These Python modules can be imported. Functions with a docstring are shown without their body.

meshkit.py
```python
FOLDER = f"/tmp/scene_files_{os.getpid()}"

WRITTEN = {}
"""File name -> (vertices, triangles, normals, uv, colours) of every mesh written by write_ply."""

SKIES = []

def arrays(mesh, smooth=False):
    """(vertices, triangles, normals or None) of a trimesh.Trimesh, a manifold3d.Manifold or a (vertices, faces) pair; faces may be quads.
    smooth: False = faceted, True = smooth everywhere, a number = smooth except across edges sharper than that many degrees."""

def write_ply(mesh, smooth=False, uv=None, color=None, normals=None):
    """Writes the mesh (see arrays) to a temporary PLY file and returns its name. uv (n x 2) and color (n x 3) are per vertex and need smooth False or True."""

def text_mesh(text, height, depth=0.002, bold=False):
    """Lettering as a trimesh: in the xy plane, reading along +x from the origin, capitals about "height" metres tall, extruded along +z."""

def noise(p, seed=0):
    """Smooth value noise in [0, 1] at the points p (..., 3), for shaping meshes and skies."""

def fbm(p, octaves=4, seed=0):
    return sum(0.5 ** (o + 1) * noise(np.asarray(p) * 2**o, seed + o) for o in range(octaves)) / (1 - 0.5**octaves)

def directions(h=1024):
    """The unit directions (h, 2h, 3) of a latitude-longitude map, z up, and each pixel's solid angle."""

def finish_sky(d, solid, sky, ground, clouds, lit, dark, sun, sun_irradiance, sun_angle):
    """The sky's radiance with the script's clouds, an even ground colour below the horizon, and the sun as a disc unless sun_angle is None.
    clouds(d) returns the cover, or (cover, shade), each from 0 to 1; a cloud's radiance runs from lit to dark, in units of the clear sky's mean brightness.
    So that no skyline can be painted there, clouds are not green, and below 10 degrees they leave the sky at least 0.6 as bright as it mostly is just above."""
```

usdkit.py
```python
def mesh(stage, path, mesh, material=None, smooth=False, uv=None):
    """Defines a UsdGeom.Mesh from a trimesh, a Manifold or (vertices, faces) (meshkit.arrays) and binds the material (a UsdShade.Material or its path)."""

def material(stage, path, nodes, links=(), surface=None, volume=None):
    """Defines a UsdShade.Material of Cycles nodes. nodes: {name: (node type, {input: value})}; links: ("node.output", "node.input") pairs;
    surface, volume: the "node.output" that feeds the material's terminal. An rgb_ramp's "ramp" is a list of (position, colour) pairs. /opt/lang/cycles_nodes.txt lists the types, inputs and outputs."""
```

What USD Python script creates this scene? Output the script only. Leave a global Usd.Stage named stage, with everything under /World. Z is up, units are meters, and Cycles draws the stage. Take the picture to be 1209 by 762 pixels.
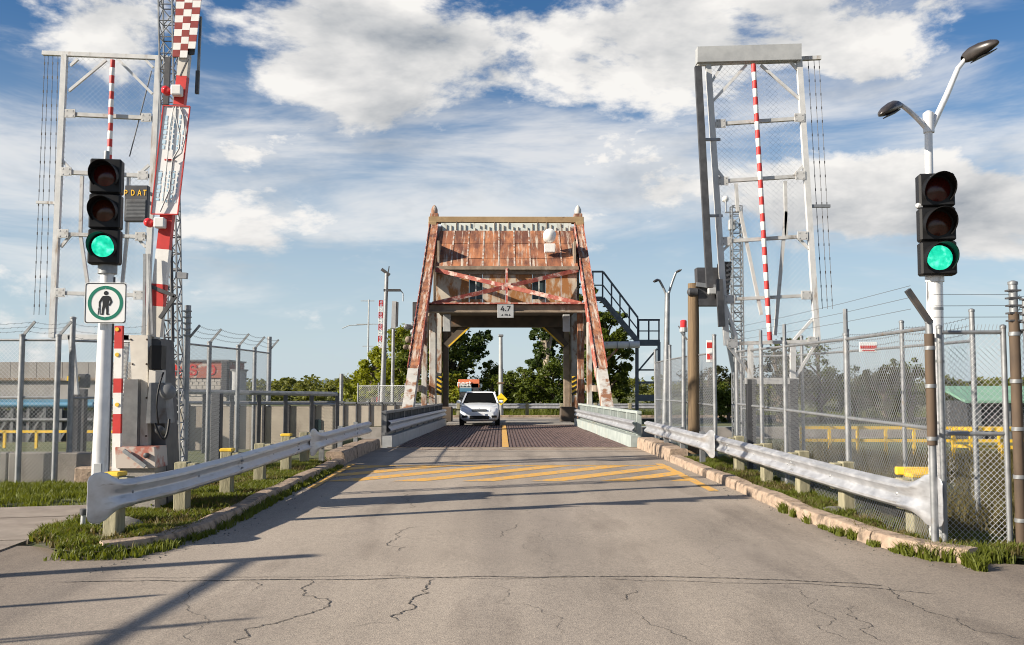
import math, random
import numpy as np
import trimesh
import manifold3d as m3
from pxr import Usd, UsdGeom, UsdLux, UsdShade, Gf, Sdf, Vt
import usdkit, meshkit

random.seed(7)
R = np.random.default_rng(7)
stage = Usd.Stage.CreateInMemory()
UsdGeom.SetStageUpAxis(stage, 'Z')
UsdGeom.SetStageMetersPerUnit(stage, 1.0)
UsdGeom.Xform.Define(stage, '/World')
UsdGeom.Scope.Define(stage, '/World/Looks')

# ------------------------------------------------------------------ camera
F = 1175.0                       # focal length for a 1209 px wide picture
PITCH, YAW = math.atan2(81, F), math.radians(0.61)
CAM = np.array([0, 0, 1.5])
cR = np.array([math.cos(YAW), -math.sin(YAW), 0])
cF = np.array([math.sin(YAW) * math.cos(PITCH), math.cos(YAW) * math.cos(PITCH), math.sin(PITCH)])
cU = np.cross(cR, cF)
cam = UsdGeom.Camera.Define(stage, '/World/camera')
cam.CreateHorizontalApertureAttr(36.0)
cam.CreateFocalLengthAttr(36.0 * F / 1209)
cam.CreateClippingRangeAttr((0.1, 20000))
cam.CreateExposureAttr(0.95)
UsdGeom.Xformable(cam).AddTransformOp().Set(Gf.Matrix4d(*cR, 0, *cU, 0, *(-cF), 0, *CAM, 1))

# ------------------------------------------------------------------ sun and sky
SUN_EL = math.radians(25.5)
SUN_AZ = math.atan2(-0.93, -0.37)          # atan2(x, y) of the direction towards the sun
sun_to = np.array([math.sin(SUN_AZ) * math.cos(SUN_EL), math.cos(SUN_AZ) * math.cos(SUN_EL), math.sin(SUN_EL)])
sun = UsdLux.DistantLight.Define(stage, '/World/sun')
sun.CreateIntensityAttr(1.25); sun.CreateAngleAttr(0.5); sun.CreateColorAttr(Gf.Vec3f(1.0, 0.90, 0.76))
sun.GetPrim().CreateAttribute('inputs:normalize', Sdf.ValueTypeNames.Bool).Set(True)
zx = sun_to
xx = np.cross([0, 0, 1], zx); xx /= np.linalg.norm(xx)
yx = np.cross(zx, xx)
UsdGeom.Xformable(sun).AddTransformOp().Set(Gf.Matrix4d(*map(float, (*xx, 0, *yx, 0, *zx, 0, 0, 0, 0, 1))))


def sky_material():
    n, L = {}, []
    n['sky'] = ('sky_texture', dict(sky_type='single_scattering', sun_disc=False, sun_elevation=SUN_EL, sun_rotation=SUN_AZ,
                                    altitude=300, air_density=1.0, aerosol_density=0.6, ozone_density=2.2))
    n['tc'] = ('texture_coordinate', {})
    n['sep'] = ('separate_xyz', {}); L.append(('tc.generated', 'sep.vector'))
    def math_(name, t, a, b=None, c=None, clamp=False):
        inp = dict(math_type=t, use_clamp=clamp)
        for k, v in (('value1', a), ('value2', b), ('value3', c)):
            if isinstance(v, str): L.append((v, f'{name}.{k}'))
            elif v is not None: inp[k] = v
        n[name] = ('math', inp)
        return name + '.value'
    az = math_('az', 'arctan2', 'sep.x', 'sep.y')
    el = math_('el', 'arcsine', 'sep.z')
    n['mp'] = ('mapping', dict(mapping_type='point', scale=(1, 1, 2.1), location=(3.1, 0.7, 1.3)))
    L.append(('tc.generated', 'mp.vector'))
    n['n1'] = ('noise_texture', dict(scale=5.0, detail=14, roughness=0.60, distortion=0.15)); L.append(('mp.vector', 'n1.vector'))
    # the same field a little towards the sun: where it is thinner, the cloud's side is lit
    n['mp2'] = ('mapping', dict(mapping_type='point', scale=(1, 1, 2.1), location=(3.1 - 0.02, 0.7, 1.3 + 0.075)))
    L.append(('tc.generated', 'mp2.vector'))
    n['n2'] = ('noise_texture', dict(scale=5.0, detail=8, roughness=0.56, distortion=0.15)); L.append(('mp2.vector', 'n2.vector'))
    n['mp3'] = ('mapping', dict(mapping_type='point', scale=(1, 1, 5.0), location=(1.7, 2.2, 0.4)))
    L.append(('tc.generated', 'mp3.vector'))
    n['n3'] = ('noise_texture', dict(scale=3.2, detail=10, roughness=0.6, distortion=0.4)); L.append(('mp3.vector', 'n3.vector'))
    def direction(px, py):
        d = cF + cR * (px - 604.5) / F + cU * (381 - py) / F
        d /= np.linalg.norm(d)
        return math.atan2(d[0], d[1]), math.asin(d[2])
    # banks of cumulus: (px, py, half-width, half-height, weight); negative weights are clear gaps
    blobs = [(135, 20, 60, 50, .30), (400, 75, 140, 70, .33), (640, 60, 180, 80, .33), (930, 25, 240, 70, .36), (1010, 90, 120, 40, .12),
             (950, 235, 60, 55, .33), (1050, 230, 95, 55, .36), (1175, 262, 70, 42, .36), (265, 178, 50, 15, .24), (770, 225, 60, 30, .14), (0, 75, 40, 35, .18),
             (15, 150, 80, 100, -.35), (215, 160, 60, 40, -.15), (1190, 100, 60, 80, -.40), (1080, 140, 130, 35, -.30), (720, 140, 90, 20, -.16), (310, 140, 50, 14, -.16), (720, 0, 50, 20, -.20), (520, 0, 50, 20, -.22), (225, 100, 40, 60, -.12)]
    total = None
    for i, (px, py, sx, sy, w) in enumerate(blobs):
        u, v = direction(px, py)
        a = math_(f'a{i}', 'subtract', az, u); a = math_(f'aa{i}', 'divide', a, sx / F * 1.15); a = math_(f'a2{i}', 'multiply', a, a)
        b = math_(f'b{i}', 'subtract', el, v); b = math_(f'bb{i}', 'divide', b, sy / F * 1.15); b = math_(f'b2{i}', 'multiply', b, b)
        s = math_(f's{i}', 'add', a, b); s = math_(f'm{i}', 'multiply', s, -1.0); e = math_(f'e{i}', 'exponent', s)
        total = math_(f't{i}', 'multiply_add', e, w, total if total else 0.0)
    f0 = math_('f0', 'multiply_add', 'n1.fac', 2.3, -0.65); f1 = math_('f1', 'add', f0, total)
    n['cov'] = ('map_range', dict(range_type='smoothstep', from_min=0.58, from_max=0.84, to_min=0, to_max=1, clamp=True)); L.append((f1, 'cov.value'))
    # thin stratus bands low in the sky
    band = math_('bd', 'subtract', el, math.radians(12.0)); band = math_('bd1', 'divide', band, math.radians(5.5)); band = math_('bd2', 'multiply', band, band)
    band = math_('bd3', 'multiply', band, -1.0); band = math_('bd4', 'exponent', band)
    f3 = math_('f3', 'multiply_add', band, 0.27, 'n3.fac')
    n['cov3'] = ('map_range', dict(range_type='smoothstep', from_min=0.56, from_max=0.86, to_min=0, to_max=0.70, clamp=True)); L.append((f3, 'cov3.value'))
    cov = math_('cv', 'maximum', 'cov.result', 'cov3.result')
    # lit edges: density falls off towards the sun
    d = math_('d', 'subtract', 'n1.fac', 'n2.fac'); d = math_('d1', 'multiply_add', d, 3.6, 0.78)
    th = math_('th', 'subtract', f1, 0.78); th = math_('th2', 'multiply_add', th, -0.85, d, )
    n['lit'] = ('map_range', dict(range_type='linear', from_min=0.0, from_max=1.0, to_min=0, to_max=1, clamp=True)); L.append((th, 'lit.value'))
    n['cc'] = ('mix_color', dict(a=CLOUD_DARK, b=CLOUD_LIT, use_clamp=False)); L.append(('lit.result', 'cc.fac'))
    n['mx'] = ('mix_color', dict(use_clamp=False)); L += [(cov, 'mx.fac'), ('skh.color', 'mx.a'), ('cc.result', 'mx.b')]
    n['skh'] = ('hsv', dict(hue=0.505, saturation=1.30, value=0.96)); L.append(('sky.color', 'hz.a'))
    n['hzr'] = ('map_range', dict(range_type='smoothstep', from_min=math.radians(-2), from_max=math.radians(21), to_min=.86, to_max=0, clamp=True)); L.append((el, 'hzr.value'))
    n['hz'] = ('mix_color', dict(b=(5.9, 6.75, 7.35), use_clamp=False)); L += [('hzr.result', 'hz.fac'), ('hz.result', 'skh.color')]
    n['bg'] = ('background_shader', dict(strength=0.058)); L.append(('mx.result', 'bg.color'))
    return usdkit.material(stage, '/World/Looks/sky', n, L, surface='bg.background')


CLOUD_LIT, CLOUD_DARK = (8.5, 8.3, 8.0), (3.1, 3.4, 3.8)
sky = UsdLux.DomeLight.Define(stage, '/World/sky')
UsdShade.MaterialBindingAPI.Apply(sky.GetPrim()).Bind(sky_material())
sky.GetPrim().SetCustomDataByKey('kind', 'structure')


# ------------------------------------------------------------------ finding places
def g(y):
    """Height of the road: the approach climbs gently to the bridge deck."""
    return np.interp(y, [-200, 9.5, 12, 24, 26.6, 4000], [-.22, -.22, -.20, -.025, 0, 0])


def ray(px, py):
    return cF + cR * (px - 604.5) / F + cU * (381 - py) / F


def P(px, py, Y):
    d = ray(px, py)
    return CAM + d * (Y / d[1])


def G(px, py, dz=0.0):
    d = ray(px, py)
    t = 1.0
    Y = 15.0
    for _ in range(40):
        t = (g(Y) + dz - CAM[2]) / d[2]
        Y = .5 * Y + .5 * t * d[1]
    return CAM + d * t


# ------------------------------------------------------------------ materials
def rgb(*c):
    return tuple(c)


MATS = {}


def mat(name, c1, c2=None, rough=.6, metal=0.0, scale=4.0, stretch=(1, 1, 1), detail=6, lo=.35, hi=.65, bump=0.0, bscale=30.0, c3=None, lo3=.6, hi3=.7, s3=2.0, st3=(1, 1, 1), spec=.5, coat=0, island=0.0, rvar=0.0):
    """A surface of two tones mixed by noise, a third (dirt, rust) in patches, relief, and a shade that varies from piece to piece."""
    n, L = {'geo': ('geometry', {}), 'p': ('principled_bsdf', dict(roughness=rough, metallic=metal, specular_ior_level=spec, coat_weight=coat))}, []
    c2 = c2 or c1
    n['mp'] = ('mapping', dict(mapping_type='point', scale=stretch)); L.append(('geo.position', 'mp.vector'))
    n['nz'] = ('noise_texture', dict(scale=scale, detail=detail, roughness=.62)); L.append(('mp.vector', 'nz.vector'))
    n['rp'] = ('rgb_ramp', dict(ramp=[(0, c1), (lo, c1), (hi, c2), (1, c2)])); L.append(('nz.fac', 'rp.fac'))
    col = 'rp.color'
    if c3:
        n['mp3'] = ('mapping', dict(mapping_type='point', scale=st3, location=(5.3, 1.7, 2.9))); L.append(('geo.position', 'mp3.vector'))
        n['n3'] = ('noise_texture', dict(scale=s3, detail=8, roughness=.66)); L.append(('mp3.vector', 'n3.vector'))
        n['r3'] = ('map_range', dict(range_type='smoothstep', from_min=lo3, from_max=hi3, to_min=0, to_max=1, clamp=True)); L.append(('n3.fac', 'r3.value'))
        n['m3'] = ('mix_color', dict(b=c3)); L += [('r3.result', 'm3.fac'), (col, 'm3.a')]
        col = 'm3.result'
    if island:
        n['ir'] = ('map_range', dict(from_min=0, from_max=1, to_min=1 - island, to_max=1 + island)); L.append(('geo.random_per_island', 'ir.value'))
        n['ih'] = ('hsv', dict(hue=.5, saturation=1)); L += [('ir.result', 'ih.value'), (col, 'ih.color')]
        col = 'ih.color'
    L.append((col, 'p.base_color'))
    if bump:
        n['bn'] = ('noise_texture', dict(scale=bscale, detail=6, roughness=.65)); L.append(('mp.vector', 'bn.vector'))
        n['bp'] = ('bump', dict(strength=bump, distance=.02)); L += [('bn.fac', 'bp.height'), ('bp.normal', 'p.normal')]
    if rvar:
        n['rr'] = ('map_range', dict(from_min=.3, from_max=.7, to_min=max(rough - rvar, .03), to_max=min(rough + rvar, 1))); L += [('nz.fac', 'rr.value'), ('rr.result', 'p.roughness')]
    MATS[name] = usdkit.material(stage, '/World/Looks/' + name, n, L, surface='p.BSDF')
    return MATS[name]


def glow(name, c, strength):
    n = {'p': ('principled_bsdf', dict(base_color=c, roughness=.25, emission_color=c, emission_strength=strength))}
    MATS[name] = usdkit.material(stage, '/World/Looks/' + name, n, [], surface='p.BSDF')


def leafmat(name, a, b, c):
    n = {'geo': ('geometry', {}), 'rp': ('rgb_ramp', dict(ramp=[(0, a), (.5, b), (1, c)])),
         'd': ('principled_bsdf', dict(roughness=.55, specular_ior_level=.3)), 't': ('translucent_bsdf', {}), 'm': ('mix_closure', dict(fac=.35)),
         'h': ('hsv', dict(hue=.49, saturation=1.1, value=1.6))}
    L = [('geo.random_per_island', 'rp.fac'), ('rp.color', 'd.base_color'), ('rp.color', 'h.color'), ('h.color', 't.color'), ('d.BSDF', 'm.closure1'), ('t.BSDF', 'm.closure2')]
    MATS[name] = usdkit.material(stage, '/World/Looks/' + name, n, L, surface='m.closure')


def asphalt_material():
    n, L = {'geo': ('geometry', {}), 'p': ('principled_bsdf', dict(roughness=.85, specular_ior_level=.3))}, [] 
    def nz(name, scale, detail, stretch=(1, 1, 1), rough=.6):
        n[name + 'm'] = ('mapping', dict(mapping_type='point', scale=stretch)); L.append(('geo.position', name + 'm.vector'))
        n[name] = ('noise_texture', dict(scale=scale, detail=detail, roughness=rough)); L.append((name + 'm.vector', name + '.vector'))
    nz('big', .35, 5, (1, .6, 1)); nz('fine', 62, 5, (1, 1, 1), .75); nz('mid', 14, 9, (1, .6, 1), .75); nz('trk', 1.0, 2, (.9, .03, 1))
    n['r1'] = ('rgb_ramp', dict(ramp=[(.30, (.265, .228, .188)), (.7, (.350, .302, .252))])); L.append(('big.fac', 'r1.fac'))
    n['r2'] = ('rgb_ramp', dict(ramp=[(.28, (.38, .38, .39)), (.5, (1, 1, 1)), (.72, (1.6, 1.56, 1.5))])); L.append(('fine.fac', 'r2.fac'))
    n['m1'] = ('mix_color', dict(blend_type='multiply', fac=.85)); L += [('r1.color', 'm1.a'), ('r2.color', 'm1.b')]
    n['r3'] = ('rgb_ramp', dict(ramp=[(.30, (.74, .735, .74)), (.47, (.97, .97, .97)), (.7, (1.08, 1.08, 1.07))])); L.append(('mid.fac', 'r3.fac'))
    n['m2'] = ('mix_color', dict(blend_type='multiply', fac=.75)); L += [('m1.result', 'm2.a'), ('r3.color', 'm2.b')]
    n['r4'] = ('rgb_ramp', dict(ramp=[(.35, (.80, .80, .81)), (.6, (1.07, 1.065, 1.055))])); L.append(('trk.fac', 'r4.fac'))
    nz('st', 1.1, 7, (1, .22, 1), .6)
    n['r6'] = ('rgb_ramp', dict(ramp=[(.52, (1, 1, 1)), (.70, (.66, .65, .65))])); L.append(('st.fac', 'r6.fac'))
    n['m6'] = ('mix_color', dict(blend_type='multiply', fac=1.0)); L += [('m2.result', 'm6.a'), ('r6.color', 'm6.b')]
    n['m4'] = ('mix_color', dict(blend_type='multiply', fac=1.0)); L += [('m6.result', 'm4.a'), ('r4.color', 'm4.b')]
    # the crossing road in the foreground is older and darker towards both verges
    n['sp'] = ('separate_xyz', {}); L.append(('geo.position', 'sp.vector'))
    n['ax'] = ('math', dict(math_type='absolute')); L.append(('sp.x', 'ax.value1'))
    n['ed'] = ('map_range', dict(range_type='smoothstep', from_min=2.6, from_max=5.2, to_min=0, to_max=1, clamp=True)); L.append(('ax.value', 'ed.value'))
    n['m5'] = ('mix_color', dict(blend_type='multiply', b=(.62, .60, .59))); L += [('ed.result', 'm5.fac'), ('m4.result', 'm5.a')]
    L.append(('m5.result', 'p.base_color'))
    n['vor'] = ('voronoi_texture', dict(scale=110)); L.append(('geo.position', 'vor.vector'))
    n['bp'] = ('bump', dict(strength=.35, distance=.006)); L += [('vor.distance', 'bp.height'), ('bp.normal', 'p.normal')]
    MATS['asphalt'] = usdkit.material(stage, '/World/Looks/asphalt', n, L, surface='p.BSDF')


asphalt_material()
mat('crack', (.035, .032, .03), (.06, .055, .05), rough=.95, scale=20)
mat('old_tar', (.07, .066, .062), (.12, .112, .105), rough=.9, scale=9)
mat('yellow_line', (.58, .30, .05), (.66, .37, .07), rough=.75, scale=10, c3=(.30, .26, .21), lo3=.47, hi3=.70, s3=11, st3=(1, .5, 1))
mat('kerb', (.28, .205, .15), (.40, .305, .225), rough=.9, scale=9, bump=.9, bscale=30, c3=(.13, .10, .075), lo3=.47, hi3=.66, s3=5)
mat('sidewalk', (.20, .165, .135), (.27, .23, .19), rough=.9, scale=3, bump=.3, c3=(.2, .17, .14), lo3=.55, hi3=.72)
mat('concrete', (.20, .185, .165), (.30, .275, .245), rough=.9, scale=2.5, bump=.4, c3=(.17, .155, .14), lo3=.55, hi3=.72, s3=1.6, st3=(1, 1, .4))
mat('dirt', (.085, .075, .05), (.13, .115, .075), rough=1, scale=5, bump=.5, c3=(.055, .075, .022), lo3=.48, hi3=.58, s3=3)
mat('turf', (.06, .075, .025), (.12, .13, .05), rough=1, scale=2, bump=.5, c3=(.17, .14, .08), lo3=.55, hi3=.68, s3=1)
mat('bar_steel', (.38, .38, .37), (.50, .50, .49), rough=.5, scale=6, c3=(.22, .20, .18), lo3=.54, hi3=.7, s3=5)
mat('maroon_paint', (.20, .025, .02), (.28, .04, .03), rough=.5, scale=7, c3=(.12, .03, .02), lo3=.55, hi3=.7)
mat('galvanised', (.50, .51, .53), (.62, .63, .65), rough=.46, metal=.75, scale=9, c3=(.33, .33, .34), lo3=.55, hi3=.75, s3=5, rvar=.1)
mat('rail_steel', (.40, .41, .43), (.54, .55, .57), rough=.46, metal=.60, scale=7, stretch=(1, .5, 1), c3=(.27, .255, .24), lo3=.54, hi3=.80, s3=9, st3=(1, .25, 3), rvar=.14, bump=.04, bscale=14)
mat('dull_steel', (.20, .21, .22), (.30, .31, .32), rough=.55, metal=.5, scale=8, c3=(.16, .11, .07), lo3=.6, hi3=.75, s3=4)
mat('post_steel', (.19, .20, .21), (.29, .30, .31), rough=.5, metal=.5, scale=7, c3=(.22, .18, .14), lo3=.58, hi3=.75, s3=4)
mat('brown_post', (.055, .038, .026), (.095, .064, .04), rough=.8, scale=6, stretch=(1, 1, .4))
mat('wire', (.46, .47, .48), rough=.5, metal=.5)
mat('dark_wire', (.08, .08, .085), rough=.6, metal=.3)
mat('white_steel', (.46, .47, .47), (.58, .58, .57), rough=.45, scale=5, c3=(.27, .20, .14), lo3=.54, hi3=.72, s3=5, st3=(1.5, 1.5, .25))
mat('white_pole', (.56, .57, .58), (.70, .70, .70), rough=.38, metal=.25, scale=4, c3=(.30, .29, .28), lo3=.52, hi3=.74, s3=3, st3=(2, 2, .3))
mat('grey_panel', (.30, .31, .315), (.40, .41, .41), rough=.5, scale=3, c3=(.3, .29, .28), lo3=.58, hi3=.75, st3=(2, 1, .5))
mat('cabinet', (.50, .47, .42), (.60, .57, .51), rough=.55, scale=4, c3=(.30, .22, .14), lo3=.60, hi3=.74, s3=3, st3=(1, 1, .35))
mat('dark_metal', (.045, .046, .05), (.075, .077, .082), rough=.55, metal=.2, scale=6, c3=(.11, .09, .075), lo3=.6, hi3=.75)
mat('motor_grey', (.13, .135, .14), (.19, .195, .20), rough=.5, metal=.3, scale=6, c3=(.08, .06, .05), lo3=.57, hi3=.72)
mat('black', (.006, .006, .0065), (.010, .010, .011), rough=.5, spec=.3, scale=6, rvar=.1)
mat('visor_black', (.005, .005, .0055), rough=.6, spec=.25)
mat('red_paint', (.55, .035, .03), (.45, .03, .025), rough=.5, scale=7, c3=(.28, .05, .04), lo3=.6, hi3=.75)
mat('white_paint', (.74, .73, .70), (.66, .65, .62), rough=.5, scale=7, c3=(.4, .36, .32), lo3=.62, hi3=.78)
mat('faded_panel', (.74, .74, .73), (.66, .66, .66), rough=.4, scale=3, c3=(.50, .52, .54), lo3=.55, hi3=.75, st3=(1, 1, .4))
mat('blue_ink', (.30, .50, .66), (.52, .64, .72), rough=.5, scale=9)
mat('sign_white', (.78, .79, .78), (.72, .73, .72), rough=.35, scale=4)
mat('sign_green', (.012, .17, .11), rough=.35)
mat('sign_black', (.015, .015, .016), rough=.4)
mat('sign_yellow', (.80, .60, .02), rough=.35)
mat('yellow_paint', (.72, .47, .03), (.60, .38, .03), rough=.55, scale=9, c3=(.35, .22, .06), lo3=.6, hi3=.75)
mat('sign_back', (.035, .036, .04), (.06, .06, .066), rough=.5, scale=5)
mat('wood_post', (.21, .195, .125), (.31, .285, .19), rough=.9, scale=6, stretch=(3, 3, .5), bump=.5, bscale=20, c3=(.16, .145, .09), lo3=.52, hi3=.68, s3=3, st3=(3, 3, .6))
mat('pole_wood', (.115, .078, .045), (.18, .125, .07), rough=.9, scale=5, stretch=(5, 5, .3), bump=.4)
mat('rust_sheet', (.12, .045, .027), (.40, .16, .07), rough=.85, scale=2.4, detail=11, stretch=(1, .3, .3), bump=.3, lo=.38, hi=.60, c3=(.48, .41, .33), lo3=.52, hi3=.66, s3=4.2, st3=(1.7, .10, .10))
mat('rust_sheet_dark', (.11, .04, .025), (.28, .105, .05), rough=.85, scale=2.4, detail=11, stretch=(1, .3, .3), bump=.3, lo=.38, hi=.60, c3=(.46, .39, .31), lo3=.55, hi3=.68, s3=4.2, st3=(1.7, .10, .10))
mat('seam_white', (.40, .36, .31), (.50, .46, .41), rough=.75, scale=3, c3=(.26, .11, .055), lo3=.42, hi3=.60, s3=4)
mat('house_plate', (.54, .48, .39), (.40, .35, .28), rough=.75, scale=2, c3=(.30, .13, .04), lo3=.43, hi3=.57, s3=2.2, st3=(1, 1, .4))
mat('pale_plate', (.52, .57, .53), (.62, .65, .60), rough=.75, scale=3, c3=(.20, .15, .11), lo3=.52, hi3=.66, s3=2.5, st3=(1, 1, .3))
mat('rust_leg', (.12, .045, .028), (.36, .15, .07), rough=.8, scale=2.6, detail=11, bump=.3, lo=.38, hi=.6, c3=(.46, .38, .31), lo3=.49, hi3=.62, s3=4.2, st3=(1.8, .2, .25))
mat('rust_beam', (.17, .13, .095), (.28, .22, .16), rough=.8, scale=2.5, bump=.3, c3=(.38, .34, .29), lo3=.55, hi3=.68, s3=1.8, st3=(1, 1, .5))
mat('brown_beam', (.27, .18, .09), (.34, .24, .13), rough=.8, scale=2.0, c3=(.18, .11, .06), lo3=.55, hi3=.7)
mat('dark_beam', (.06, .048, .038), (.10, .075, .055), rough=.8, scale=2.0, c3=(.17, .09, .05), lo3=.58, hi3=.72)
mat('red_brace', (.24, .04, .03), (.36, .11, .07), rough=.75, scale=4, lo=.4, hi=.6, c3=(.52, .40, .34), lo3=.50, hi3=.62, s3=2.6)
mat('pale_leg', (.38, .37, .34), (.50, .48, .44), rough=.75, scale=2, c3=(.22, .10, .05), lo3=.48, hi3=.60, s3=2, st3=(1, 1, .4))
mat('dark_window', (.03, .05, .055), rough=.25)
mat('grating', (.105, .068, .060), (.165, .115, .105), rough=.7, metal=.2, scale=9, stretch=(1, .15, 1), c3=(.07, .05, .045), lo3=.5, hi3=.7, s3=3, st3=(2, .3, 1))
mat('mint_steel', (.27, .31, .295), (.37, .41, .39), rough=.6, scale=3, c3=(.38, .36, .30), lo3=.56, hi3=.72)
mat('stair_steel', (.075, .09, .105), (.12, .14, .16), rough=.55, metal=.2, scale=4)
mat('pipe_white', (.60, .60, .58), (.68, .67, .65), rough=.55, scale=2, c3=(.40, .20, .12), lo3=.58, hi3=.68)
mat('beige_wall', (.34, .30, .245), (.41, .365, .30), rough=.85, scale=1.5, c3=(.27, .23, .19), lo3=.55, hi3=.72, st3=(1, 1, .3))
mat('brick_white', (.40, .375, .335), (.48, .45, .41), rough=.85, scale=1.5, c3=(.40, .35, .30), lo3=.58, hi3=.72)
mat('wall_grey', (.23, .215, .20), (.31, .295, .275), rough=.85, scale=.7, c3=(.20, .19, .18), lo3=.52, hi3=.68, s3=.8, st3=(1, 1, .5))
mat('blue_paint', (.06, .17, .27), (.08, .22, .33), rough=.6, scale=3)
mat('rust_panel', (.36, .12, .085), (.46, .40, .35), rough=.8, scale=1.6, lo=.50, hi=.56)
mat('orange_sign', (.72, .20, .09), (.62, .17, .08), rough=.5)
mat('car_paint', (.66, .70, .75), (.68, .72, .76), rough=.30, metal=.0, coat=.5, scale=2)
mat('car_glass', (.008, .009, .010), rough=.08, spec=.35)
mat('tyre', (.015, .015, .016), rough=.85)
mat('rim', (.45, .46, .47), rough=.3, metal=.8)
mat('lamp_clear', (.82, .83, .84), rough=.12, spec=.8)
mat('plate_white', (.7, .72, .76), rough=.4)
mat('bark', (.085, .065, .045), (.15, .12, .09), rough=.95, scale=6, stretch=(3, 3, .6), bump=.5)
mat('pale_bark', (.30, .25, .19), (.40, .34, .27), rough=.95, scale=4, stretch=(3, 3, .6), bump=.4)
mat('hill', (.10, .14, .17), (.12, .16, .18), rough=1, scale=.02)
mat('rock', (.10, .095, .085), (.20, .19, .17), rough=1, scale=3, bump=.6)
mat('green_roof', (.15, .30, .21), (.20, .36, .26), rough=.6, scale=2, stretch=(1, 1, 1))
mat('dark_red_lens', (.045, .004, .003), rough=.2)
mat('dark_amber_lens', (.045, .010, .004), rough=.2)
mat('red_lens', (.62, .03, .035), rough=.2)
mat('lamp_dark', (.028, .024, .022), (.045, .038, .035), rough=.35, scale=8)
mat('water', (.02, .035, .035), rough=.06, bump=.25, bscale=1.2)
MATS['green_lens'] = usdkit.material(stage, '/World/Looks/green_lens', {'g': ('geometry', {}), 'v': ('voronoi_texture', dict(scale=42)), 'n': ('noise_texture', dict(scale=14, detail=3)), 'r': ('rgb_ramp', dict(ramp=[(.25, (.0, .42, .24)), (.5, (.02, .72, .44)), (.7, (.22, .98, .74))])),
    'p': ('principled_bsdf', dict(base_color=(.01, .3, .18), roughness=.15, emission_strength=.62))}, [('g.position', 'n.vector'), ('n.fac', 'r.fac'), ('r.color', 'p.emission_color')], surface='p.BSDF')
glow('green_led', (.15, .95, .62), .75)
glow('amber_led', (.9, .50, .04), .22)
leafmat('leaf_dark', (.04, .064, .012), (.085, .115, .022), (.18, .19, .04))
leafmat('leaf_mid', (.08, .105, .015), (.17, .185, .028), (.30, .28, .045))
leafmat('leaf_yellow', (.20, .22, .025), (.36, .34, .04), (.55, .47, .07))
leafmat('leaf_far', (.13, .14, .03), (.24, .22, .05), (.36, .29, .08))
leafmat('leaf_olive', (.05, .055, .018), (.09, .09, .03), (.15, .12, .05))
leafmat('grass_blade', (.11, .13, .018), (.24, .25, .035), (.46, .40, .13))
leafmat('grass_dry', (.12, .10, .035), (.22, .18, .07), (.10, .11, .03))


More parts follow.
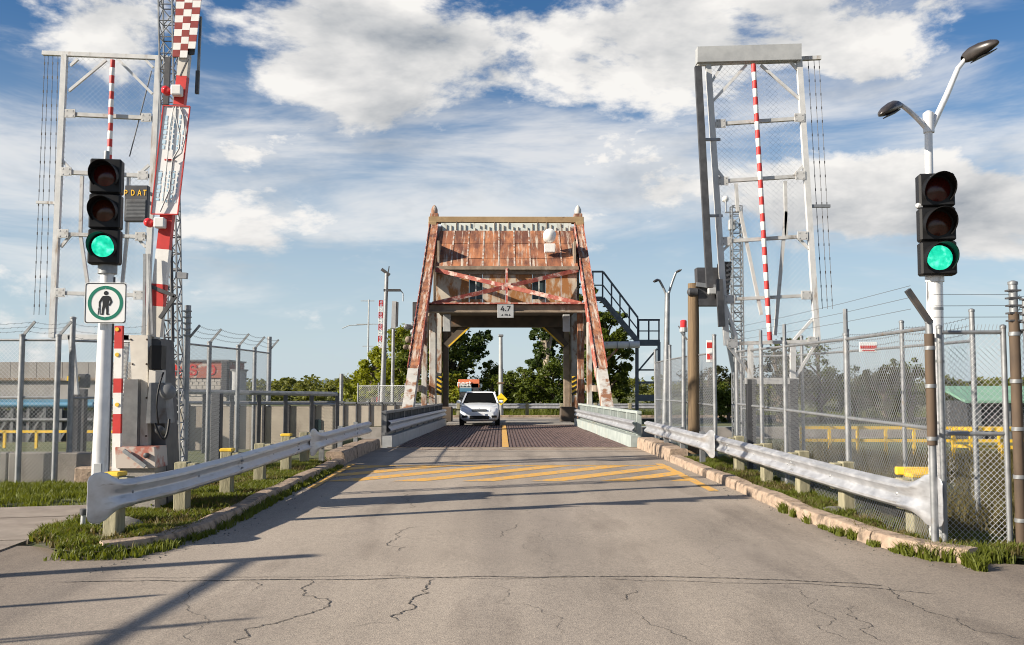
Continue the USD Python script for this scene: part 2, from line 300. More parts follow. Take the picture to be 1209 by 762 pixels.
# ------------------------------------------------------------------ meshes
class MB:
    def __init__(self):
        self.v, self.f, self.n = [], [], 0

    def add(self, v, f):
        v, f = np.asarray(v, float), np.asarray(f, int)
        if f.shape[1] == 4:
            f = np.vstack([f[:, [0, 1, 2]], f[:, [0, 2, 3]]])
        self.v.append(v); self.f.append(f + self.n); self.n += len(v)
        return self

    def tm(self, m):
        return self.add(m.vertices, m.faces)

    def man(self, m):
        q = m.to_mesh()
        return self.add(np.array(q.vert_properties[:, :3]), np.array(q.tri_verts))

    def box(self, c, s, rz=0.0, ch=0.0):
        """A box; ch > 0 chamfers all its edges."""
        x, y, z = np.asarray(s, float) / 2
        if ch:
            ch = min(ch, .9 * min(x, y, z))
            pts = []
            for a in (-1, 1):
                for b in (-1, 1):
                    for d in (-1, 1):
                        pts += [(a * x, b * (y - ch), d * (z - ch)), (a * (x - ch), b * y, d * (z - ch)), (a * (x - ch), b * (y - ch), d * z)]
            m = trimesh.convex.convex_hull(np.array(pts))
            v, f = np.array(m.vertices), np.array(m.faces)
        else:
            v = np.array([(a * x, b * y, d * z) for a in (-1, 1) for b in (-1, 1) for d in (-1, 1)])
            f = np.array([(0, 1, 3, 2), (4, 6, 7, 5), (0, 4, 5, 1), (2, 3, 7, 6), (0, 2, 6, 4), (1, 5, 7, 3)])
        if rz:
            co, si = math.cos(rz), math.sin(rz)
            v = v @ np.array([[co, si, 0], [-si, co, 0], [0, 0, 1]])
        return self.add(v + np.asarray(c, float), f)

    def bar(self, p0, p1, w, h=None, side=(0, 1, 0)):
        """A bar of w x h section; h runs along side."""
        p0, p1 = np.asarray(p0, float), np.asarray(p1, float)
        h = w if h is None else h
        d = p1 - p0; d /= np.linalg.norm(d)
        s = np.asarray(side, float) - d * np.dot(side, d)
        if np.linalg.norm(s) < 1e-6:
            s = np.cross(d, [1, 0, 0])
        s /= np.linalg.norm(s)
        a = np.cross(s, d)
        c = [a * w / 2 * i + s * h / 2 * j for i, j in ((-1, -1), (1, -1), (1, 1), (-1, 1))]
        v = [p0 + k for k in c] + [p1 + k for k in c]
        return self.add(v, [(0, 1, 5, 4), (1, 2, 6, 5), (2, 3, 7, 6), (3, 0, 4, 7), (3, 2, 1, 0), (4, 5, 6, 7)])

    def tube(self, pts, r, n=8, caps=True):
        p = np.asarray(pts, float)
        r = np.broadcast_to(np.asarray(r, float), (len(p),))
        t = np.gradient(p, axis=0); t /= np.linalg.norm(t, axis=1, keepdims=True) + 1e-12
        ref = np.array([0, 0, 1.0]) if abs(t[0, 2]) < .9 else np.array([1.0, 0, 0])
        a = np.cross(t, ref); a /= np.linalg.norm(a, axis=1, keepdims=True) + 1e-12
        b = np.cross(t, a)
        ang = np.arange(n) * 2 * np.pi / n
        v = p[:, None] + r[:, None, None] * (np.cos(ang)[None, :, None] * a[:, None] + np.sin(ang)[None, :, None] * b[:, None])
        i, j = np.meshgrid(np.arange(len(p) - 1), np.arange(n), indexing='ij')
        q = np.stack([i * n + j, i * n + (j + 1) % n, (i + 1) * n + (j + 1) % n, (i + 1) * n + j], -1).reshape(-1, 4)
        self.add(v.reshape(-1, 3), q)
        if caps:
            for k, s in ((0, 1), (len(p) - 1, -1)):
                ring = v[k]
                self.add(np.vstack([p[k], ring]), [(0, 1 + (j + 1) % n, 1 + j)[::s] for j in range(n)])
        return self

    def sticks(self, a, b, r, n=3):
        """Many thin straight wires at once."""
        a, b = np.asarray(a, float), np.asarray(b, float)
        d = b - a; d /= np.linalg.norm(d, axis=1, keepdims=True) + 1e-12
        ref = np.where(np.abs(d[:, 2:]) < .9, [0, 0, 1.0], [1.0, 0, 0])
        u = np.cross(d, ref); u /= np.linalg.norm(u, axis=1, keepdims=True) + 1e-12
        w = np.cross(d, u)
        ang = np.arange(n) * 2 * np.pi / n
        ring = r * (np.cos(ang)[None, :, None] * u[:, None] + np.sin(ang)[None, :, None] * w[:, None])
        v = np.concatenate([a[:, None] + ring, b[:, None] + ring], 1)          # (k, 2n, 3)
        base = np.arange(len(a))[:, None, None] * 2 * n
        q = np.array([(j, (j + 1) % n, n + (j + 1) % n, n + j) for j in range(n)])[None]
        return self.add(v.reshape(-1, 3), (base + q).reshape(-1, 4))

    def prism(self, poly, depth, o, ax, ay):
        """An outline (x, y pairs) thickened by depth behind the plane o + x ax + y ay (the front face)."""
        ax, ay = np.asarray(ax, float), np.asarray(ay, float)
        az = np.cross(ax, ay)
        m = m3.CrossSection([np.asarray(poly, float)]).extrude(depth)
        q = m.to_mesh(); v = np.array(q.vert_properties[:, :3])
        return self.add(np.asarray(o) + v[:, :1] * ax + v[:, 1:2] * ay + (v[:, 2:] - depth) * az, np.array(q.tri_verts))

    def disc(self, c, r, depth, normal=(0, -1, 0), n=24, dome=0.0):
        """A round plate, optionally domed, whose face looks along normal."""
        c, z = np.asarray(c, float), np.asarray(normal, float); z = z / np.linalg.norm(z)
        x = np.cross([0, 0, 1], z) if abs(z[2]) < .9 else np.array([1.0, 0, 0]); x /= np.linalg.norm(x); y = np.cross(z, x)
        rs, hs = [r, r, .8 * r, .5 * r, .2 * r], [-depth, 0, dome * .36, dome * .75, dome * .96]
        ang = np.arange(n) * 2 * np.pi / n
        v = [c + z * h + q * (np.cos(a) * x + np.sin(a) * y) for q, h in zip(rs, hs) for a in ang] + [c + z * dome, c - z * depth]
        f = [(i * n + j, i * n + (j + 1) % n, (i + 1) * n + (j + 1) % n, (i + 1) * n + j) for i in range(4) for j in range(n)]
        self.add(v, f)
        k = 4 * n
        self.f.append(np.array([(k + j, k + (j + 1) % n, 5 * n) for j in range(n)] + [((j + 1) % n, j, 5 * n + 1) for j in range(n)]) + self.n - len(v))
        return self

    def build(self, name, m, parent=None, smooth=False):
        v, f = np.vstack(self.v), np.vstack(self.f)
        return put(name, v, f, m, parent, smooth)


USED, BASE = {}, {}


def numbered(parent, name):
    key = (parent, name)
    k = USED.get(key, 0); USED[key] = k + 1
    return f'{parent}/{name}' + (f'_{k:03d}' if k else '')


def put(name, v, f, m, parent=None, smooth=False):
    par = parent or '/World'
    path = numbered(par, name)
    top = '/'.join(par.split('/')[:3])
    v = v - BASE.get(top, np.zeros(3))
    usdkit.mesh(stage, path, trimesh.Trimesh(v, f, process=False), MATS[m] if isinstance(m, str) else m, smooth=smooth)
    return path


def tag(path, label=None, cat=None, group=None, kind=None):
    p = stage.GetPrimAtPath(path)
    for k, v in (('label', label), ('category', cat), ('group', group), ('kind', kind)):
        if v: p.SetCustomDataByKey(k, v)
    return path


def thing(name, label, cat, loc, group=None):
    path = numbered('/World', name)
    x = UsdGeom.Xform.Define(stage, path)
    loc = np.asarray(loc, float)
    x.AddTranslateOp().Set(Gf.Vec3d(*map(float, loc)))
    BASE[path] = loc
    return tag(path, label, cat, group)


def text(parent, name, s, h, c, m, ax=(1, 0, 0), ay=(0, 0, 1), bold=True, depth=.004, squeeze=1.0):
    """Raised lettering centred at c."""
    t = meshkit.text_mesh(s, h, depth, bold)
    v = np.array(t.vertices); v[:, :2] -= (v[:, :2].max(0) + v[:, :2].min(0)) / 2
    ax, ay = np.asarray(ax, float), np.asarray(ay, float); az = np.cross(ax, ay)
    return put(name, np.asarray(c) + v[:, :1] * ax * squeeze + v[:, 1:2] * ay + v[:, 2:] * az, np.array(t.faces), m, parent)


def sheet(xs, ys, zfun, jitter=None):
    X, Yy = np.meshgrid(xs, ys)
    Z = zfun(X, Yy)
    v = np.stack([X, Yy, Z], -1).reshape(-1, 3)
    nx = len(xs)
    i, j = np.meshgrid(np.arange(len(ys) - 1), np.arange(nx - 1), indexing='ij')
    q = np.stack([i * nx + j, i * nx + j + 1, (i + 1) * nx + j + 1, (i + 1) * nx + j], -1).reshape(-1, 4)
    return v, np.vstack([q[:, [0, 1, 2]], q[:, [0, 2, 3]]])


def flat_poly(poly, lift, cell=.5):
    """A polygon on the sloping ground, cut into small triangles that follow it."""
    m = m3.CrossSection([np.asarray(poly, float)], m3.FillRule.NonZero).extrude(.1)
    m = m.refine_to_length(cell)
    q = m.to_mesh(); v = np.array(q.vert_properties[:, :3]); f = np.array(q.tri_verts)
    top = (v[f][:, :, 2] > .0999).all(1)
    v[:, 2] = g(v[:, 1]) + lift
    return v, f[top]


def inside(poly, p):
    poly = np.asarray(poly); x, y = p[:, 0], p[:, 1]
    c = np.zeros(len(p), bool); j = len(poly) - 1
    for i in range(len(poly)):
        xi, yi, xj, yj = *poly[i], *poly[j]
        c ^= ((yi > y) != (yj > y)) & (x < (xj - xi) * (y - yi) / (yj - yi + 1e-12) + xi)
        j = i
    return c


def grass(poly, n, hgt, lift=0.0, clump=1.2, seed=1, thin=None):
    poly = np.asarray(poly, float); r = np.random.default_rng(seed)
    lo, hi = poly.min(0), poly.max(0)
    p = lo + r.random((n * 4, 2)) * (hi - lo)
    p = p[inside(poly, p)]
    d = meshkit.fbm(np.c_[p * clump, np.zeros(len(p))], 3, seed)
    keep = d > (.30 if thin is None else thin) + .25 * r.random(len(p))
    p, d = p[keep][:n], d[keep][:n]
    k = len(p)
    h = hgt * (.45 + .9 * r.random(k)) * (.35 + 1.3 * d)
    a = r.random(k) * 2 * np.pi; w = .006 + .008 * r.random(k)
    lean = r.normal(0, .4, (k, 2)) * h[:, None]
    b = np.c_[p, g(p[:, 1]) + lift]
    s = np.c_[np.cos(a) * w, np.sin(a) * w, np.zeros(k)]
    mid = b + np.c_[lean * .35, h * .6]; tip = b + np.c_[lean, h]
    v = np.stack([b - s, b + s, mid + s * .7, mid - s * .7, tip], 1).reshape(-1, 3)
    o = np.arange(k)[:, None, None] * 5
    f = (o + np.array([(0, 1, 2), (0, 2, 3), (3, 2, 4)])[None]).reshape(-1, 3)
    return v, f


def leaves(centres, spread, n_each, size, seed=0):
    r = np.random.default_rng(seed)
    c = np.repeat(np.asarray(centres, float), n_each, 0)
    s = np.repeat(np.broadcast_to(np.asarray(spread, float), (len(centres),)), n_each)
    k = len(c)
    off = r.normal(0, 1, (k, 3)); off /= np.linalg.norm(off, axis=1, keepdims=True)
    p = c + off * (r.random((k, 1)) ** .5) * s[:, None] * np.array([1, 1, .75])
    a = r.normal(0, 1, (k, 3)); a[:, 2] *= .6; a /= np.linalg.norm(a, axis=1, keepdims=True)
    b = np.cross(a, r.normal(0, 1, (k, 3))); b /= np.linalg.norm(b, axis=1, keepdims=True) + 1e-9
    z = size * (.6 + .8 * r.random((k, 1)))
    v = np.stack([p - a * z * .5, p + b * z * .28, p + a * z * .5, p - b * z * .28], 1).reshape(-1, 3)
    o = np.arange(k)[:, None, None] * 4
    return v, (o + np.array([(0, 1, 2), (0, 2, 3)])[None]).reshape(-1, 3)


def tree(name, label, base, h, w, leaf='leaf_dark', trunk_h=.3, n=42, each=110, size=.26, seed=0, group=None, bark='bark', low=.18, cat='tree', shape='round'):
    """A trunk with forking limbs and a crown of leaf clumps with gaps between them."""
    r = np.random.default_rng(seed)
    base = np.asarray(base, float)
    t = thing(name, label, cat, base, group)
    cen = []
    while len(cen) < n:
        q = r.uniform(-1, 1, 3)
        if np.linalg.norm(q) > 1 or np.linalg.norm(q) < .25: continue
        if shape == 'round': q[:2] *= .75 + .35 * math.sin(3 * q[2] + seed)
        zz = low + (1 - low) * (q[2] * .5 + .5)
        cen.append(base + np.array([q[0] * w / 2, q[1] * w / 2, zz * h * .94]))
    cen = np.array(cen)
    tr = MB()
    lean = r.normal(0, .04 * h, 2)
    pts = [base + np.array([lean[0] * s * s, lean[1] * s * s, h * .82 * s]) for s in np.linspace(0, 1, 7)]
    tr.tube(pts, np.linspace(.045, .008, 7) * h * (.8 + .2 * w / h), 7)
    for c in cen[:: max(1, len(cen) // 14)]:
        s = np.clip((c[2] - base[2]) / h - .22, .15, .8)
        i = s / .82 * 6; k = int(min(i, 5)); p0 = pts[k] + (pts[k + 1] - pts[k]) * (i - k)
        m = (p0 + c) / 2 + np.array([0, 0, .04 * h])
        tr.tube([p0, m, c], np.array([.014, .009, .003]) * h, 5)
    tr.build('trunk', bark, t, smooth=50)
    cen2 = np.vstack([cen, cen + r.normal(0, .09 * w, cen.shape), cen + r.normal(0, .095 * w, cen.shape)])
    v, f = leaves(cen2, np.r_[r.uniform(.10, .19, n), r.uniform(.05, .12, n), r.uniform(.03, .07, n)] * w * .95, int(each * .62), size * .72, seed)
    put('crown', v, f, leaf, t)
    tag(t, group=group or ('bushes' if cat == 'bush' else 'trees beyond the bridge'))
    return t


def lattice(m, p0, p1, w, bays, r=.02, rd=.012):
    """A square lattice mast with zigzag bracing from p0 to p1."""
    p0, p1 = np.asarray(p0, float), np.asarray(p1, float)
    cs = [np.array([a * w / 2, b * w / 2, 0]) for a, b in ((-1, -1), (1, -1), (1, 1), (-1, 1))]
    A, B = [], []
    for c in cs:
        m.tube([p0 + c, p1 + c], r, 5)
    for k in range(bays):
        for q in range(4):
            c0, c1 = cs[q], cs[(q + 1) % 4]
            a, b = p0 + (p1 - p0) * k / bays, p0 + (p1 - p0) * (k + 1) / bays
            if k % 2: c0, c1 = c1, c0
            A += [a + c0, b + c0]; B += [b + c1, b + c1]
    m.sticks(A, B, rd, 4)
    return m


def mesh_wires(m, a0, b0, b1, a1, pitch=.072, r=.0019):
    """Chain-link wires across the quad a0 b0 b1 a1 (bottom left, bottom right, top right, top left)."""
    a0, b0, b1, a1 = (np.asarray(q, float) for q in (a0, b0, b1, a1))
    W = np.linalg.norm(b0 - a0); H = (np.linalg.norm(a1 - a0) + np.linalg.norm(b1 - b0)) / 2
    us = np.arange(-H, W + H, pitch)
    A, B = [], []
    for s in (1, -1):
        # line u = u0 + s v for v in 0..H
        v0 = np.zeros(len(us)); v1 = np.full(len(us), H)
        if s > 0: lo = np.clip(-us, 0, H); hi = np.clip(W - us, 0, H)
        else: lo = np.clip(us - W, 0, H); hi = np.clip(us, 0, H)
        ok = hi - lo > .02
        for v_, out in ((lo, A), (hi, B)):
            out.append(np.c_[us[ok] + s * v_[ok], v_[ok]])
    A, B = np.vstack(A), np.vstack(B)
    def w(q):
        u, v = q[:, :1] / W, q[:, 1:] / H
        return a0 * (1 - u) * (1 - v) + b0 * u * (1 - v) + b1 * u * v + a1 * (1 - u) * v
    return m.sticks(w(A), w(B), r, 3)


def fence(t, posts, rail_h, post_h, r=.035, arms=None, mids=(), barbed=(), post_mat='post_steel', mesh=True, pitch=.072, wr=.0019, base=None, rail_r=.021, skip=()):
    """Posts (x, y), rails between them, chain-link and strands of barbed wire; every post a part."""
    base = base or (lambda y: g(y) - .02)
    bz = [base(p[1]) for p in posts]
    P3 = [np.array([p[0], p[1], z]) for p, z in zip(posts, bz)]
    up = np.array([0, 0, 1.0])
    for i, p in enumerate(P3):
        m = MB().tube([p - up * .1, p + up * post_h], r, 10)
        m.tube([p + up * post_h, p + up * (post_h + .03), p + up * (post_h + .045)], [r * 1.15, r * 1.15, r * .3], 10)
        q = m.build('post', post_mat, t, smooth=40)
        if arms is not None:
            d = np.array(arms, float)
            MB().bar(p + up * post_h, p + up * post_h + d, .045, .03).build('barbed_arm', 'dull_steel', t)
    for i in range(len(P3) - 1):
        if i in skip: continue
        a, b = P3[i], P3[i + 1]
        MB().tube([a + up * rail_h, b + up * rail_h], rail_r, 8).build('top_rail', post_mat, t, smooth=40)
        for h in mids:
            MB().tube([a + up * h, b + up * h], rail_r, 8).build('middle_rail', post_mat, t, smooth=40)
        if mesh:
            put_m = mesh_wires(MB(), a + up * .06, b + up * .06, b + up * rail_h, a + up * rail_h, pitch, wr)
            tag(put_m.build('chain_link', 'wire', t), kind='stuff')
    if barbed:
        A, B = [], []
        m = MB()
        for i in range(len(P3) - 1):
            if i in skip: continue
            for h, k in barbed:
                d = np.array(arms, float) * k if arms is not None else 0
                a, b = P3[i] + up * h + d, P3[i + 1] + up * h + d
                L = np.linalg.norm(b - a); nseg = max(3, int(L / .6))
                for s in range(nseg):
                    e0, e1 = s / nseg, (s + 1) / nseg
                    sag = lambda e: np.array([0, 0, -.04 * 4 * e * (1 - e)])
                    A.append(a + (b - a) * e0 + sag(e0)); B.append(a + (b - a) * e1 + sag(e1))
                for s in np.arange(.06, L, .13):
                    q = a + (b - a) * s / L + np.array([0, 0, -.04 * 4 * (s / L) * (1 - s / L)])
                    A.append(q - np.array([.012, .01, .016])); B.append(q + np.array([.012, .01, .016]))
        m.sticks(A, B, .003, 3)
        tag(m.build('barbed_wire', 'dark_wire', t), kind='stuff')
    return P3


exec_parts = True
# ================================================================== THE SETTING
def structure(name, v, f, m, parent=None, smooth=False):
    p = put(name, v, f, m, parent, smooth)
    if parent is None: tag(p, kind='structure')
    return p


def gz(X, Y):
    z = g(Y) - .03
    z = z + np.where(np.abs(X) > 5.2, (meshkit.noise(np.stack([X * .3, Y * .3, 0 * X], -1), 3) - .6) * .12, 0)
    return np.where((Y > 26.5) & (np.abs(X) < 4.6), -.6, np.minimum(z, g(Y) - .012))


CANAL0, CANAL1 = 33.0, 43.4
v, f = sheet(np.r_[-400, -200, -100, -60, np.sort(np.r_[np.arange(-40, 40.1, 1.0), -4.59, -4.61, 4.59, 4.61]), 60, 100, 200, 400], np.r_[-300, -100, -40, np.arange(-20, 26.3, .75), 26.49, 26.51, 27.5, 29, 31, CANAL0], gz)
structure('ground', v, f, 'turf', smooth=True)
v, f = sheet(np.r_[-3000, -1000, -400, -200, -100, np.arange(-60, 61, 3), 100, 200, 400, 1000, 3000], np.r_[CANAL1, 50, 56, 70, 90, 120, 200, 400, 1000, 4000],
             lambda X, Y: -.03 + np.where(np.abs(X) > 6, (meshkit.noise(np.stack([X * .1, Y * .1, 0 * X], -1), 5) - .6) * .2, 0) - np.clip((Y - 60) / 60, 0, 1) * .25)
structure('far_ground', v, f, 'turf', smooth=True)
v, f = sheet(np.linspace(-400, 400, 9), [CANAL0 - .2, CANAL1 + .2], lambda X, Y: -2.6 + 0 * X)
structure('water', v, f, 'water')
m = MB().box((0, CANAL0 + .25, -1.75), (800, .5, 3.4)); structure('canal_wall', np.vstack(m.v), np.vstack(m.f), 'concrete')
m = MB().box((0, CANAL1 - .25, -1.75), (800, .5, 3.4)); structure('canal_wall', np.vstack(m.v), np.vstack(m.f), 'concrete')

# road: the approach between the kerbs and the crossing road in front
ROAD = [(-40, -12), (40, -12), (40, 9.3), (5.6, 9.75), (4.35, 10.3), (4.1, 11.2), (3.95, 13), (3.85, 17), (3.75, 22), (3.62, 26.55), (-3.25, 26.55), (-3.4, 22), (-3.45, 17), (-3.5, 12.2), (-3.68, 11.2), (-3.85, 10.8), (-4.2, 10.6), (-5.2, 11.2), (-7.0, 11.2), (-12, 11.0), (-40, 11.0)]
v, f = flat_poly(ROAD, 0.0, .8)
road = structure('road', v, f, 'asphalt')
v, f = sheet(np.linspace(-2.6, 3.4, 13), np.r_[44.4, 47, 50, 53.2], lambda X, Y: .004 + 0 * X)
structure('far_road', v, f, 'concrete')
v, f = sheet(np.linspace(-60, 60, 41), np.r_[53.2, 54.5, 56, 57], lambda X, Y: .002 + 0 * X)
structure('cross_road', v, f, 'asphalt')


def crack(pts_px, w, m='crack', seed=0, jit=.03, sub=10, lift=.004, branches=0):
    r = np.random.default_rng(seed)
    pts = np.array([G(*q)[:2] for q in pts_px])
    out = pts
    while np.linalg.norm(np.diff(out, axis=0), axis=1).max() > .035 and len(out) < 600:
        d = np.diff(out, axis=0); nrm = np.c_[-d[:, 1], d[:, 0]]
        mid = (out[:-1] + out[1:]) / 2 + nrm * r.normal(0, .095 * (jit / .02) ** .5, (len(d), 1))
        q = np.empty((len(out) + len(mid), 2)); q[0::2] = out; q[1::2] = mid; out = q
    t = np.gradient(out, axis=0); t /= np.linalg.norm(t, axis=1, keepdims=True); nr = np.c_[-t[:, 1], t[:, 0]]
    taper = np.minimum(1, np.minimum(np.arange(len(out)), np.arange(len(out))[::-1]) / 12 + .12)
    ww = w * .72 * (.35 + 1.1 * r.random(len(out))) * taper
    A, B = out + nr * ww[:, None] / 2, out - nr * ww[:, None] / 2
    v = np.vstack([np.c_[A, g(A[:, 1]) + lift], np.c_[B, g(B[:, 1]) + lift]]); k = len(out)
    f = [(i, i + 1, k + i + 1) for i in range(k - 1)] + [(i, k + i + 1, k + i) for i in range(k - 1)]
    return put('crack', v, np.array(f), m, road)


crack([(60, 688), (240, 686), (420, 685), (560, 681), (700, 681), (860, 683), (1010, 689), (1042, 692)], .030, seed=1, jit=.002)
crack([(120, 684), (300, 682), (450, 680), (600, 684), (680, 679)], .012, seed=2, jit=.003)
crack([(700, 683), (820, 687), (960, 690), (1060, 698), (1110, 702)], .016, seed=15, jit=.004)
crack([(290, 762), (345, 730), (358, 704), (368, 684)], .015, seed=3)
crack([(466, 735), (487, 706), (512, 683)], .016, seed=4); crack([(300, 700), (306, 690), (304, 686)], .010, seed=11)
crack([(728, 712), (742, 702), (752, 697)], .012, seed=5); crack([(468, 652), (472, 634), (500, 622)], .012, seed=6)
crack([(752, 722), (765, 735), (800, 750), (830, 762)], .007, seed=7); crack([(1020, 715), (1030, 740), (1045, 760)], .008, seed=8)
crack([(474, 602), (480, 590), (480, 582)], .010, seed=9); crack([(583, 636), (592, 628), (612, 618)], .009, seed=10)
crack([(400, 745), (430, 738), (466, 735)], .006, seed=12); crack([(560, 690), (600, 700), (640, 720), (660, 750)], .005, seed=13)
crack([(930, 690), (950, 705), (985, 730), (1000, 760)], .006, seed=14); crack([(500, 624), (560, 636), (640, 630)], .004, seed=16)
crack([(620, 600), (640, 640), (650, 680)], .004, seed=17); crack([(860, 610), (840, 650), (850, 683)], .004, seed=18); crack([(240, 686), (220, 720), (230, 760)], .006, seed=19)
crack([(1042, 692), (1090, 720), (1150, 745), (1209, 755)], .010, seed=20)
# joints before the bridge deck
for y0, w in ((25.0, .05), (23.6, .03)):
    v, f = sheet(np.linspace(-3.3, 3.65, 30), [y0, y0 + w], lambda X, Y: g(Y) + .004)
    put('joint', v, f, 'old_tar', road)
v, f = sheet(np.linspace(-3.3, 3.65, 30), [25.75, 26.2], lambda X, Y: g(Y) + .0045)
put('joint', v, f, 'kerb', road)
for nm, poly in (('marking', [(-3.25, 20.55), (3.55, 20.55), (3.55, 20.80), (-3.25, 20.80)]), ('marking', [(-3.2, 17.15), (3.45, 17.15), (3.45, 17.4), (-3.2, 17.4)])):
    pass
mk = []
for k in range(-4, 5):
    x0 = -1.95 + 1.24 * k
    mk.append([(x0, 18.0), (x0 + .58, 18.0), (x0 + 3.38, 21.0), (x0 + 2.80, 21.0)])
box_ = m3.CrossSection([[(-3.25, 18.0), (3.55, 18.0), (3.5, 21.0), (-3.2, 21.0)]])
for q in mk:
    c = (m3.CrossSection([np.array(q)]) ^ box_)
    if c.is_empty(): continue
    for pl in c.to_polygons():
        v, f = flat_poly(pl, .0045, .6); put('hatch_stripe', v, f, 'yellow_line', road)
v, f = flat_poly([(3.40, 16.4), (3.56, 16.4), (3.46, 21.5), (3.30, 21.5)], .009, .5); put('edge_line', v, f, 'yellow_line', road)
v, f = flat_poly([(-3.26, 16.9), (-3.12, 16.9), (-3.12, 21.5), (-3.26, 21.5)], .009, .5); put('edge_line', v, f, 'yellow_line', road)
v, f = flat_poly([(-3.2, 21.04), (3.28, 21.04), (3.28, 21.2), (-3.2, 21.2)], .0045, .5); put('edge_line', v, f, 'yellow_line', road)

# the bridge deck: open steel grating between edge beams
deck = thing('bridge_deck', 'brown steel grating deck of the bridge with yellow centre line', 'bridge deck', (.3, 26.6, 0))
m = MB().box((.32, 35.5, -.16), (6.3, 17.8, .2)); m.build('deck_plate', 'dark_beam', deck)
m = MB()
ys = np.arange(26.75, 44.3, .20)
for x in np.arange(-2.78, 3.45, .105): m.box((x, 35.5, -.03), (.055, 17.7, .06))
for y in ys: m.box((.32, y, -.035), (6.2, .08, .05))
tag(m.build('grating', 'grating', deck), kind='stuff')
MB().box((.32, 26.68, -.05), (6.7, .16, .12)).build('edge_angle', 'rust_beam', deck)
MB().box((.32, 44.36, -.05), (6.3, .16, .12)).build('edge_angle', 'rust_beam', deck)
v, f = flat_poly([(.02, 26.75), (.2, 26.75), (.2, 44.3), (.02, 44.3)], .006, 2.0); put('centre_line', v, f, 'yellow_line', deck)

# kerbs
def kerb(name, line, w, h, cuts, side):
    """A run of cast stones along a polyline (x, y); side +1 puts the body to the left of the walking direction."""
    line = np.array(line, float)
    d = np.r_[0, np.cumsum(np.linalg.norm(np.diff(line, axis=0), axis=1))]
    s_all = np.linspace(0, d[-1], int(d[-1] / cuts) + 1)
    at = lambda s: np.array([np.interp(s, d, line[:, 0]), np.interp(s, d, line[:, 1])])
    par = None
    path = numbered('/World', name); UsdGeom.Xform.Define(stage, path); tag(path, kind='structure')
    for k, (s0, s1) in enumerate(zip(s_all[:-1], s_all[1:])):
        m = MB(); st = []
        hh = h * (1 + .06 * math.sin(k * 2.7)); o = .012 * math.sin(k * 5.1)
        ss = np.linspace(s0 + .008, s1 - .008, 4)
        for s in ss:
            p, q = at(max(s - .05, 0)), at(min(s + .05, d[-1])); t = (q - p) / np.linalg.norm(q - p); n = np.array([-t[1], t[0]]) * side
            c = at(s); z = g(c[1])
            prof = [(0, -.1), (0 + .008, hh * .62), (.03, hh * .93), (.06, hh), (w - .02, hh), (w, hh - .02), (w, -.1)]
            st.append([np.array([*(c + n * (a + o)), z + b + (.006 * math.sin(k * 9 + s * 5))]) for a, b in prof])
        st = np.array(st); ns, npr = st.shape[:2]
        f = [(i * npr + j, i * npr + j + 1, (i + 1) * npr + j + 1, (i + 1) * npr + j)[::int(side)] for i in range(ns - 1) for j in range(npr - 1)]
        m.add(st.reshape(-1, 3), f)
        for i, sg in ((0, 1), (ns - 1, -1)):
            cc = st[i].mean(0); m.add(np.vstack([cc, st[i]]), [(0, j + 1, j + 2) for j in range(npr - 1)])
        m.build('kerb_stone', 'kerb', path, smooth=35)
    return path


KR = [(4.62, 9.95), (4.35, 10.3), (4.1, 11.2), (3.95, 13), (3.85, 17), (3.75, 20.5), (3.70, 22)]
KL = [(-4.15, 10.55), (-3.85, 10.75), (-3.66, 11.2), (-3.5, 12.2), (-3.45, 17), (-3.4, 20.5), (-3.36, 21.5)]
kerb('kerb', KR, .24, .15, 1.25, -1)
kerb('kerb', KL, .22, .13, 1.25, 1)
# higher abutment blocks next to the deck
kerb('kerb', [(3.70, 22.05), (3.66, 24.2), (3.60, 26.5)], .42, .28, 1.5, -1)
kerb('kerb', [(-3.36, 21.55), (-3.3, 24.2), (-3.2, 26.5)], .42, .26, 1.6, 1)

# sidewalk on the left, slab by slab
SW = numbered('/World', 'sidewalk'); UsdGeom.Xform.Define(stage, SW); tag(SW, kind='structure')
def lerp(a, b, t): return (1 - t) * np.asarray(a) + t * np.asarray(b)
qa, qb, qc, qd = (-5.35, 10.7), (-5.55, 14.8), (-9.5, 13.8), (-7.6, 10.45)
for s0, s1 in ((0, .20), (.20, .44), (.44, .70), (.70, 1)):
    q = [lerp(qa, qb, s0 + .005), lerp(qa, qb, s1 - .005), lerp(qd, qc, s1 - .005), lerp(qd, qc, s0 + .005)]
    m = m3.CrossSection([np.array(q)], m3.FillRule.NonZero).extrude(.1).to_mesh()
    v = np.array(m.vert_properties[:, :3]); v[:, 2] += g(v[:, 1]) - .085 + .004 * math.sin(9 * s0)
    put('slab', v, np.array(m.tri_verts), 'sidewalk', SW)
q = [(-9.6, 13.8), (-5.57, 14.85), (-5.5, 16.2), (-9.6, 15.9)]

# grass
ISL = [(-3.62, 12.1), (-3.72, 11.2), (-3.95, 10.55), (-4.3, 10.4), (-4.75, 10.65), (-5.25, 11.25), (-5.4, 12.0), (-5.45, 13.5), (-5.4, 15), (-5.0, 20), (-4.0, 21.5), (-3.63, 21.5), (-3.68, 17)]
v, f = flat_poly(ISL, .055, .5); structure('verge', v, f, 'dirt')
v, f = grass(ISL, 42000, .068, .05, seed=3, thin=.36, clump=2.2); tag(put('grass', v, f, 'grass_blade'), 'green grass round the posts of the left guardrail', 'grass', kind='stuff')
v, f = grass(ISL, 9000, .075, .05, seed=13, thin=.30, clump=3.1); tag(put('dry_grass', v, f, 'grass_dry'), 'dry straw-coloured blades among the left verge grass', 'grass', kind='stuff')
ISR = [(4.12, 11.3), (4.5, 10.35), (4.9, 10.05), (5.5, 9.95), (5.4, 10.9), (5.1, 12), (4.95, 16), (4.9, 22), (4.0, 22), (4.1, 17)]
v, f = flat_poly(ISR, .055, .5); structure('verge', v, f, 'dirt')
